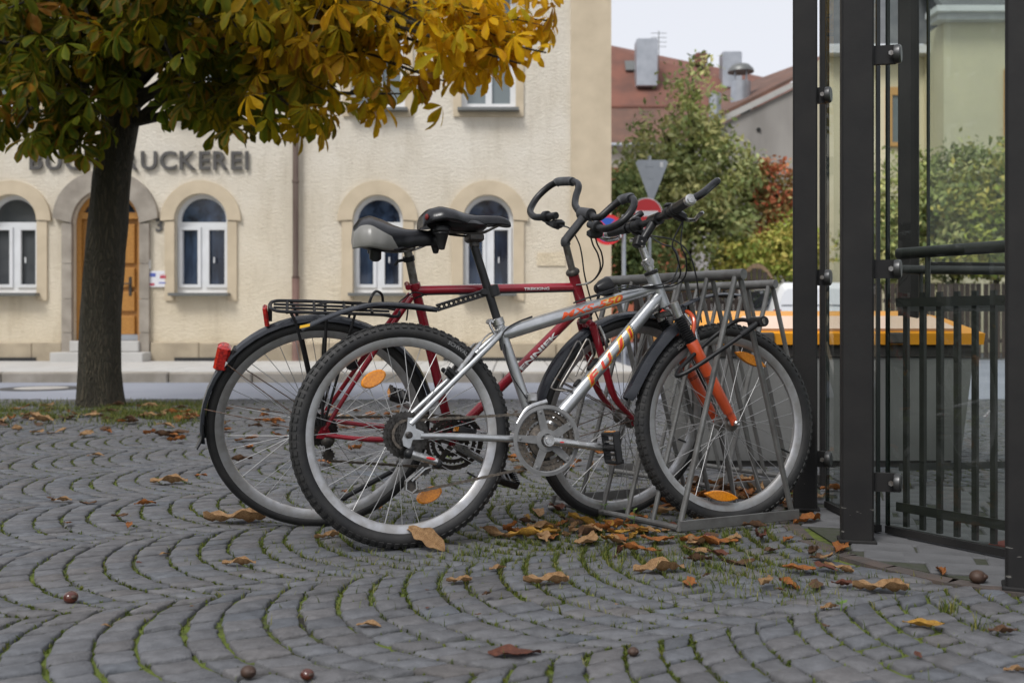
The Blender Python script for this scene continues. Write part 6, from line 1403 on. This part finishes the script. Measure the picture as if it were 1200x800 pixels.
for a in ((275, 613, .20, 'tan', 3, 4, 'long curled tan leaf lying below the red bicycle rear wheel'), (640, 685, .115, 'tan', 3, 5, 'curled tan leaf on bare cobbles in front of the leaf drift'),
          (772, 671, .14, 'tan', 2, 12, 'broad folded tan leaf at the edge of the grass in front of the rack'), (603, 768, .105, 'russet', 0, 4, 'flat russet leaf alone on the foreground cobbles'),
          (280, 663, .09, 'tan', 2, 2, 'straight tan leaf on the cobbles in front of the long curled leaf'), (1082, 735, .085, 'yellow', 1, -8, 'flat yellow leaf on the cobbles in front of the edging strip'),
          (1175, 743, .062, 'brown', 2, 0, 'thick rolled brown leaf near the shelter corner'), (1032, 694, .13, 'tan', 3, -10, 'long curly tan leaf beside the brown edging strip'),
          (946, 612, .13, 'orange', 2, 35, 'crumpled orange leaf at the foot of the shelter post beside the wheel'), (843, 637, .11, 'orange', 1, -6, 'orange leaf lying in front of the rack base plate'),
          (432, 735, .055, 'tan', 1, -8, 'small flat tan leaf on open foreground cobbles'), (972, 714, .05, 'tan', 2, 20, 'small crumpled tan leaf beside a weed on the cobbles'), (1190, 788, .045, 'tan', 2, 0, 'short tan leaf on the cobbles at the pavement corner'),
          (985, 645, .10, 'orange', 2, 60, 'orange leaf folded across the brown edging strip'), (1103, 672, .07, 'orange', 3, 80, 'orange leaf standing on edge on the edging strip'), (865, 662, .09, 'brown', 1, 0, 'dark brown leaf flat on grass beside the rack'), (112, 535, .085, 'tan', 1, 5, 'pale tan leaf on cobbles below the tree grass'),
          (198, 567, .15, 'tan', 2, 5, 'wide tan leaf with dark stalk on the cobbles left of the red bicycle'), (170, 592, .075, 'orange', 3, 25, 'crumpled light orange leaf on the cobbles beside the red bicycle'), (72, 588, .075, 'tan', 2, 3, 'thick tan leaf on open cobbles far from the bicycles'), (103, 591, .065, 'brown', 1, 2, 'dark brown leaf beside the thick tan leaf'),
          (383, 631, .085, 'tan', 3, 40, 'crumpled tan leaf below the silver bicycle rear wheel'), (583, 668, .05, 'tan', 2, 30, 'small tan leaf standing up on the cobbles in front of the drift'), (538, 683, .065, 'tan', 3, 10, 'twisted small tan leaf next to a grass tuft')):
    put_leaf(*a)
o = put_leaf(498, 640, .135, 'tan', 1, 0, 'pointed tan leaf leaning up against the silver bicycle rear tyre', tilt=.55, lift=.035); o.matrix_world = T(gp(500, 644) + Vector((0, 0, .030))) @ Matrix.Rotation(R_(-20), 4, 'Z') @ Matrix.Rotation(.45, 4, 'Y') @ Matrix.Rotation(.8, 4, 'X') @ Matrix.Diagonal((.13, .12, .13, 1))
def scatter(n, fn, hues, sizes, label, group):
    for _ in range(n):
        q = fn(); h = random.choice(hues); pos = gp(*q)
        cu_ = random.randrange(5); sz_ = random.uniform(*sizes); put_leaf(0, 0, sz_, h, cu_, random.uniform(0, 360), ('large ' if sz_ > .7 * sizes[1] + .3 * sizes[0] else 'small ' if sz_ < .3 * sizes[1] + .7 * sizes[0] else '') + ['flat', 'cupped', 'curled', 'rolled', 'tightly rolled'][cu_] + ' ' + h + ' ' + label.replace('dry ', ''), group, pos, random.gauss(0, .12), random.uniform(0, .012))
scatter(58, lambda: (random.uniform(-20, 250), random.triangular(474, 530, 486)), ['tan', 'tan', 'brown', 'orange'], (.08, .19), 'dry leaf among the leaves scattered round the chestnut trunk', 'leaves round the chestnut trunk')
scatter(46, lambda: (random.uniform(255, 480), random.triangular(470, 560, 490)), ['tan', 'orange', 'orange', 'brown'], (.07, .15), 'dry leaf on the cobbles behind the bicycle rear wheels', 'leaves behind the rear wheels')
scatter(26, lambda: (random.uniform(560, 720), random.uniform(478, 560)), ['tan', 'orange', 'brown'], (.06, .12), 'dry leaf on the cobbles behind the chainrings', 'leaves behind the chainrings')
scatter(56, lambda: (random.triangular(560, 930, 720), random.triangular(598, 660, 622)), ['brown', 'orange', 'orange', 'tan', 'tan', 'yellow', 'russet'], (.05, .12), 'dry leaf in the drift along the front of the bicycle rack', 'leaves drifted against the rack')
scatter(46, lambda: (random.uniform(780, 930), random.triangular(558, 606, 585)), ['brown', 'orange', 'tan', 'orange'], (.08, .16), 'dry leaf in the drift under the silver bicycle front wheel', 'leaves drifted under the front wheel')
scatter(16, lambda: (random.uniform(800, 1010), random.uniform(640, 690)), ['brown', 'orange', 'russet', 'tan'], (.04, .09), 'dry leaf on the mossy cobbles beside the edging strip', 'leaves beside the edging strip')
scatter(12, lambda: (random.uniform(0, 500), random.uniform(560, 660)), ['tan', 'brown', 'orange'], (.025, .06), 'small leaf scrap on the open cobbles', 'leaf scraps on the cobbles')
scatter(12, lambda: (random.uniform(100, 1150), random.uniform(650, 780)), ['tan', 'brown', 'russet'], (.015, .035), 'tiny leaf crumb on the foreground cobbles', 'leaf crumbs in the foreground')
scatter(10, lambda: (random.uniform(955, 980), random.uniform(480, 600)), ['tan', 'orange'], (.05, .10), 'dry leaf lying between the shelter posts', 'leaves between the shelter posts')
def conker(px, py, r, mat, label):
    p_ = gp(px, py); m = MB(); m.ell((0, 0, r * .8), (r * 1.1, r, r * .85), 16, 10, Matrix.Rotation(random.uniform(0, 3), 3, 'Z')); e = m.build('conker', M[mat], None, T((p_.x, p_.y, 0)))
    m = MB(); m.ell((r * .55, -r * .5, r * .95), (r * .5, r * .45, r * .35), 10, 6); m.build('pale_scar', M['conker_d'], e); tag(e, label, 'conker', 'fallen conkers')
conker(83, 706, .0165, 'conker', 'glossy dark red conker lying alone on the cobbles'); conker(360, 796, .012, 'conker', 'small reddish conker beside a dull brown one'); conker(291, 794, .014, 'conker_d', 'dull brown conker at the near edge of the cobbles'); conker(742, 768, .0105, 'conker_d', 'small dull conker near the flat russet leaf'); conker(829, 633, .014, 'conker', 'glossy red conker in front of the rack base plate')
conker(1146, 683, .020, 'conker_d', 'withered dark husk on the edging strip')

def blades(name, pts, h, w_, cols, seed, kind='stuff', label=None, cat=None):
    g = np.random.default_rng(seed); P = np.asarray(pts, float); N = len(P)
    a = g.uniform(0, 2 * np.pi, N); hh = h * g.uniform(.35, 1.25, N); ln = hh * g.uniform(.1, .9, N); b = g.uniform(0, 2 * np.pi, N)
    side = np.stack([np.cos(a), np.sin(a), 0 * a], 1) * (w_ * g.uniform(.6, 1.4, N))[:, None]; lean = np.stack([np.cos(b) * ln, np.sin(b) * ln, 0 * b], 1); up_ = np.stack([0 * a, 0 * a, hh], 1)
    V = np.stack([P - side, P + side, P + side * .7 + lean * .35 + up_ * .6, P - side * .7 + lean * .35 + up_ * .6, P + lean + up_, P + lean + up_ + side * .1], 1).reshape(-1, 3)
    i = np.arange(N)[:, None] * 6; Fq = np.concatenate([i + np.array([[0, 1, 2, 3]]), i + np.array([[3, 2, 5, 4]])], 0)
    cols = np.array(cols); C = cols[g.integers(0, len(cols), N)] * g.uniform(.7, 1.25, N)[:, None]; C = np.repeat(C, 6, 0)
    o = link(name, colmesh(name, V, Fq, C, M['gblade'], False)); tag(o, label, cat, None, kind); return o
GC = [(.085, .115, .016), (.13, .16, .022), (.06, .085, .014), (.19, .18, .04)]
MC = [(.075, .105, .010), (.10, .13, .012), (.055, .075, .010), (.13, .135, .02)]
def joint_points(n, dens):
    """points on the joints between stones, more where dens(x, y) is high"""
    out = []
    while len(out) < n:
        cx, cy, vs_, fs, ft, c = random.choice(STONES)
        if random.random() > dens(cx, cy): continue
        i = random.randrange(12); v = vs_[i]; q = Vector((v[0] - cx, v[1] - cy)); q *= 1 + .004 / q.length
        out.append((cx + q.x + random.gauss(0, .0026), cy + q.y + random.gauss(0, .0026), -.008))
    return out
def noise2(x, y): return .5 + .25 * (math.sin(x * 3.1 + 1.3 * math.sin(y * 2.3)) + math.sin(y * 3.7 + 1.7 * math.sin(x * 1.9)))
blades('moss', joint_points(130000, lambda x, y: max(.06, min(1, noise2(x * 1.6, y * 1.6) ** 2 * 1.5) * (1.0 if noise2(x * 7.3, y * 6.1) > .40 else .15))), .0085, .0024, MC, 3, label='green moss growing in the joints of the cobbles', cat='moss')
def nearrack(x, y):
    r = gp(760, 640); return math.exp(-(((x - r.x) / .6) ** 2 + ((y - r.y) / .36) ** 2)) * (.2 + noise2(x * 4, y * 4))
def mid(x, y): return .7 * math.exp(-(((x - .05) / .6) ** 2 + ((y - 3.6) / .8) ** 2)) * (.1 + noise2(x * 3, y * 3) ** 2)
blades('grass', joint_points(11000, lambda x, y: min(1, nearrack(x, y))) + joint_points(10000, lambda x, y: min(1, mid(x, y))), .021, .0012, GC, 4, label='thin grass sprouting between the cobbles round the bicycle rack', cat='grass')
tuft = []
for px, py, n, sp in ((1112, 715, 46, .012), (925, 688, 30, .02), (1150, 735, 24, .015), (850, 690, 60, .05), (795, 660, 170, .07), (720, 655, 90, .05), (900, 670, 60, .05), (655, 618, 60, .03), (420, 614, 50, .05), (555, 650, 30, .02), (860, 675, 60, .05), (940, 700, 40, .05)):
    c = gp(px, py)
    for _ in range(n): tuft.append((c.x + random.gauss(0, sp), c.y + random.gauss(0, sp), -.005))
blades('grass_tufts', tuft, .036, .0014, GC, 6, label='taller grass tufts standing in the cobble joints in front of the rack', cat='grass')
lawn = []; tb = gp(118, 476)
while len(lawn) < 11000:
    px, py = random.uniform(-60, 255), random.gauss(482, 7); q = gp(px, py) 
    if py < 470: continue
    dn = (.45 if px < 120 else 1) * max(0, noise2(q.x * 5, q.y * 3.1) * 1.5 - .35)
    if random.random() < dn: lawn.append((q.x, q.y, -.01))
blades('tree_grass', lawn, .045, .0028, GC, 8, label='short grass growing round the foot of the chestnut tree', cat='grass')
for px, py, h in ((708, 608, .05), (735, 606, .075), (742, 618, .06), (985, 715, .03)):
    c = gp(px, py); m = MB(); e = empty('broadleaf_weed', T((c.x, c.y, 0))); g = random.Random(px)
    m.tube([(0, 0, -.005), (.004, 0, h * .6), (.002, .002, h)], [.0016, .0013, .0008], 5); m.build('stem', M['weed'] if 'weed' in M else M.setdefault('weed', pm('weed_green', (.12, .20, .035), .5, trans=.2)), e)
    for i in range(7):
        a = g.uniform(0, 6.28); z = h * g.uniform(.25, 1); l = g.uniform(.012, .022); d_ = Vector((math.cos(a), math.sin(a), .35)); n_ = Vector((-math.sin(a), math.cos(a), 0)); o_ = Vector((0, 0, z))
        m = MB(); a_ = m.ring([o_, o_ + d_ * l * .5 + n_ * l * .32, o_ + d_ * l, o_ + d_ * l * .5 - n_ * l * .32]); m.face(tuple(a_)); m.build('leaf', M['weed'], e)
    tag(e, 'small green broadleaf weed growing at the rack base rail' if px < 900 else 'tiny round leaved weed in the cobbles near the edging strip', 'weed', 'weeds in the cobbles')
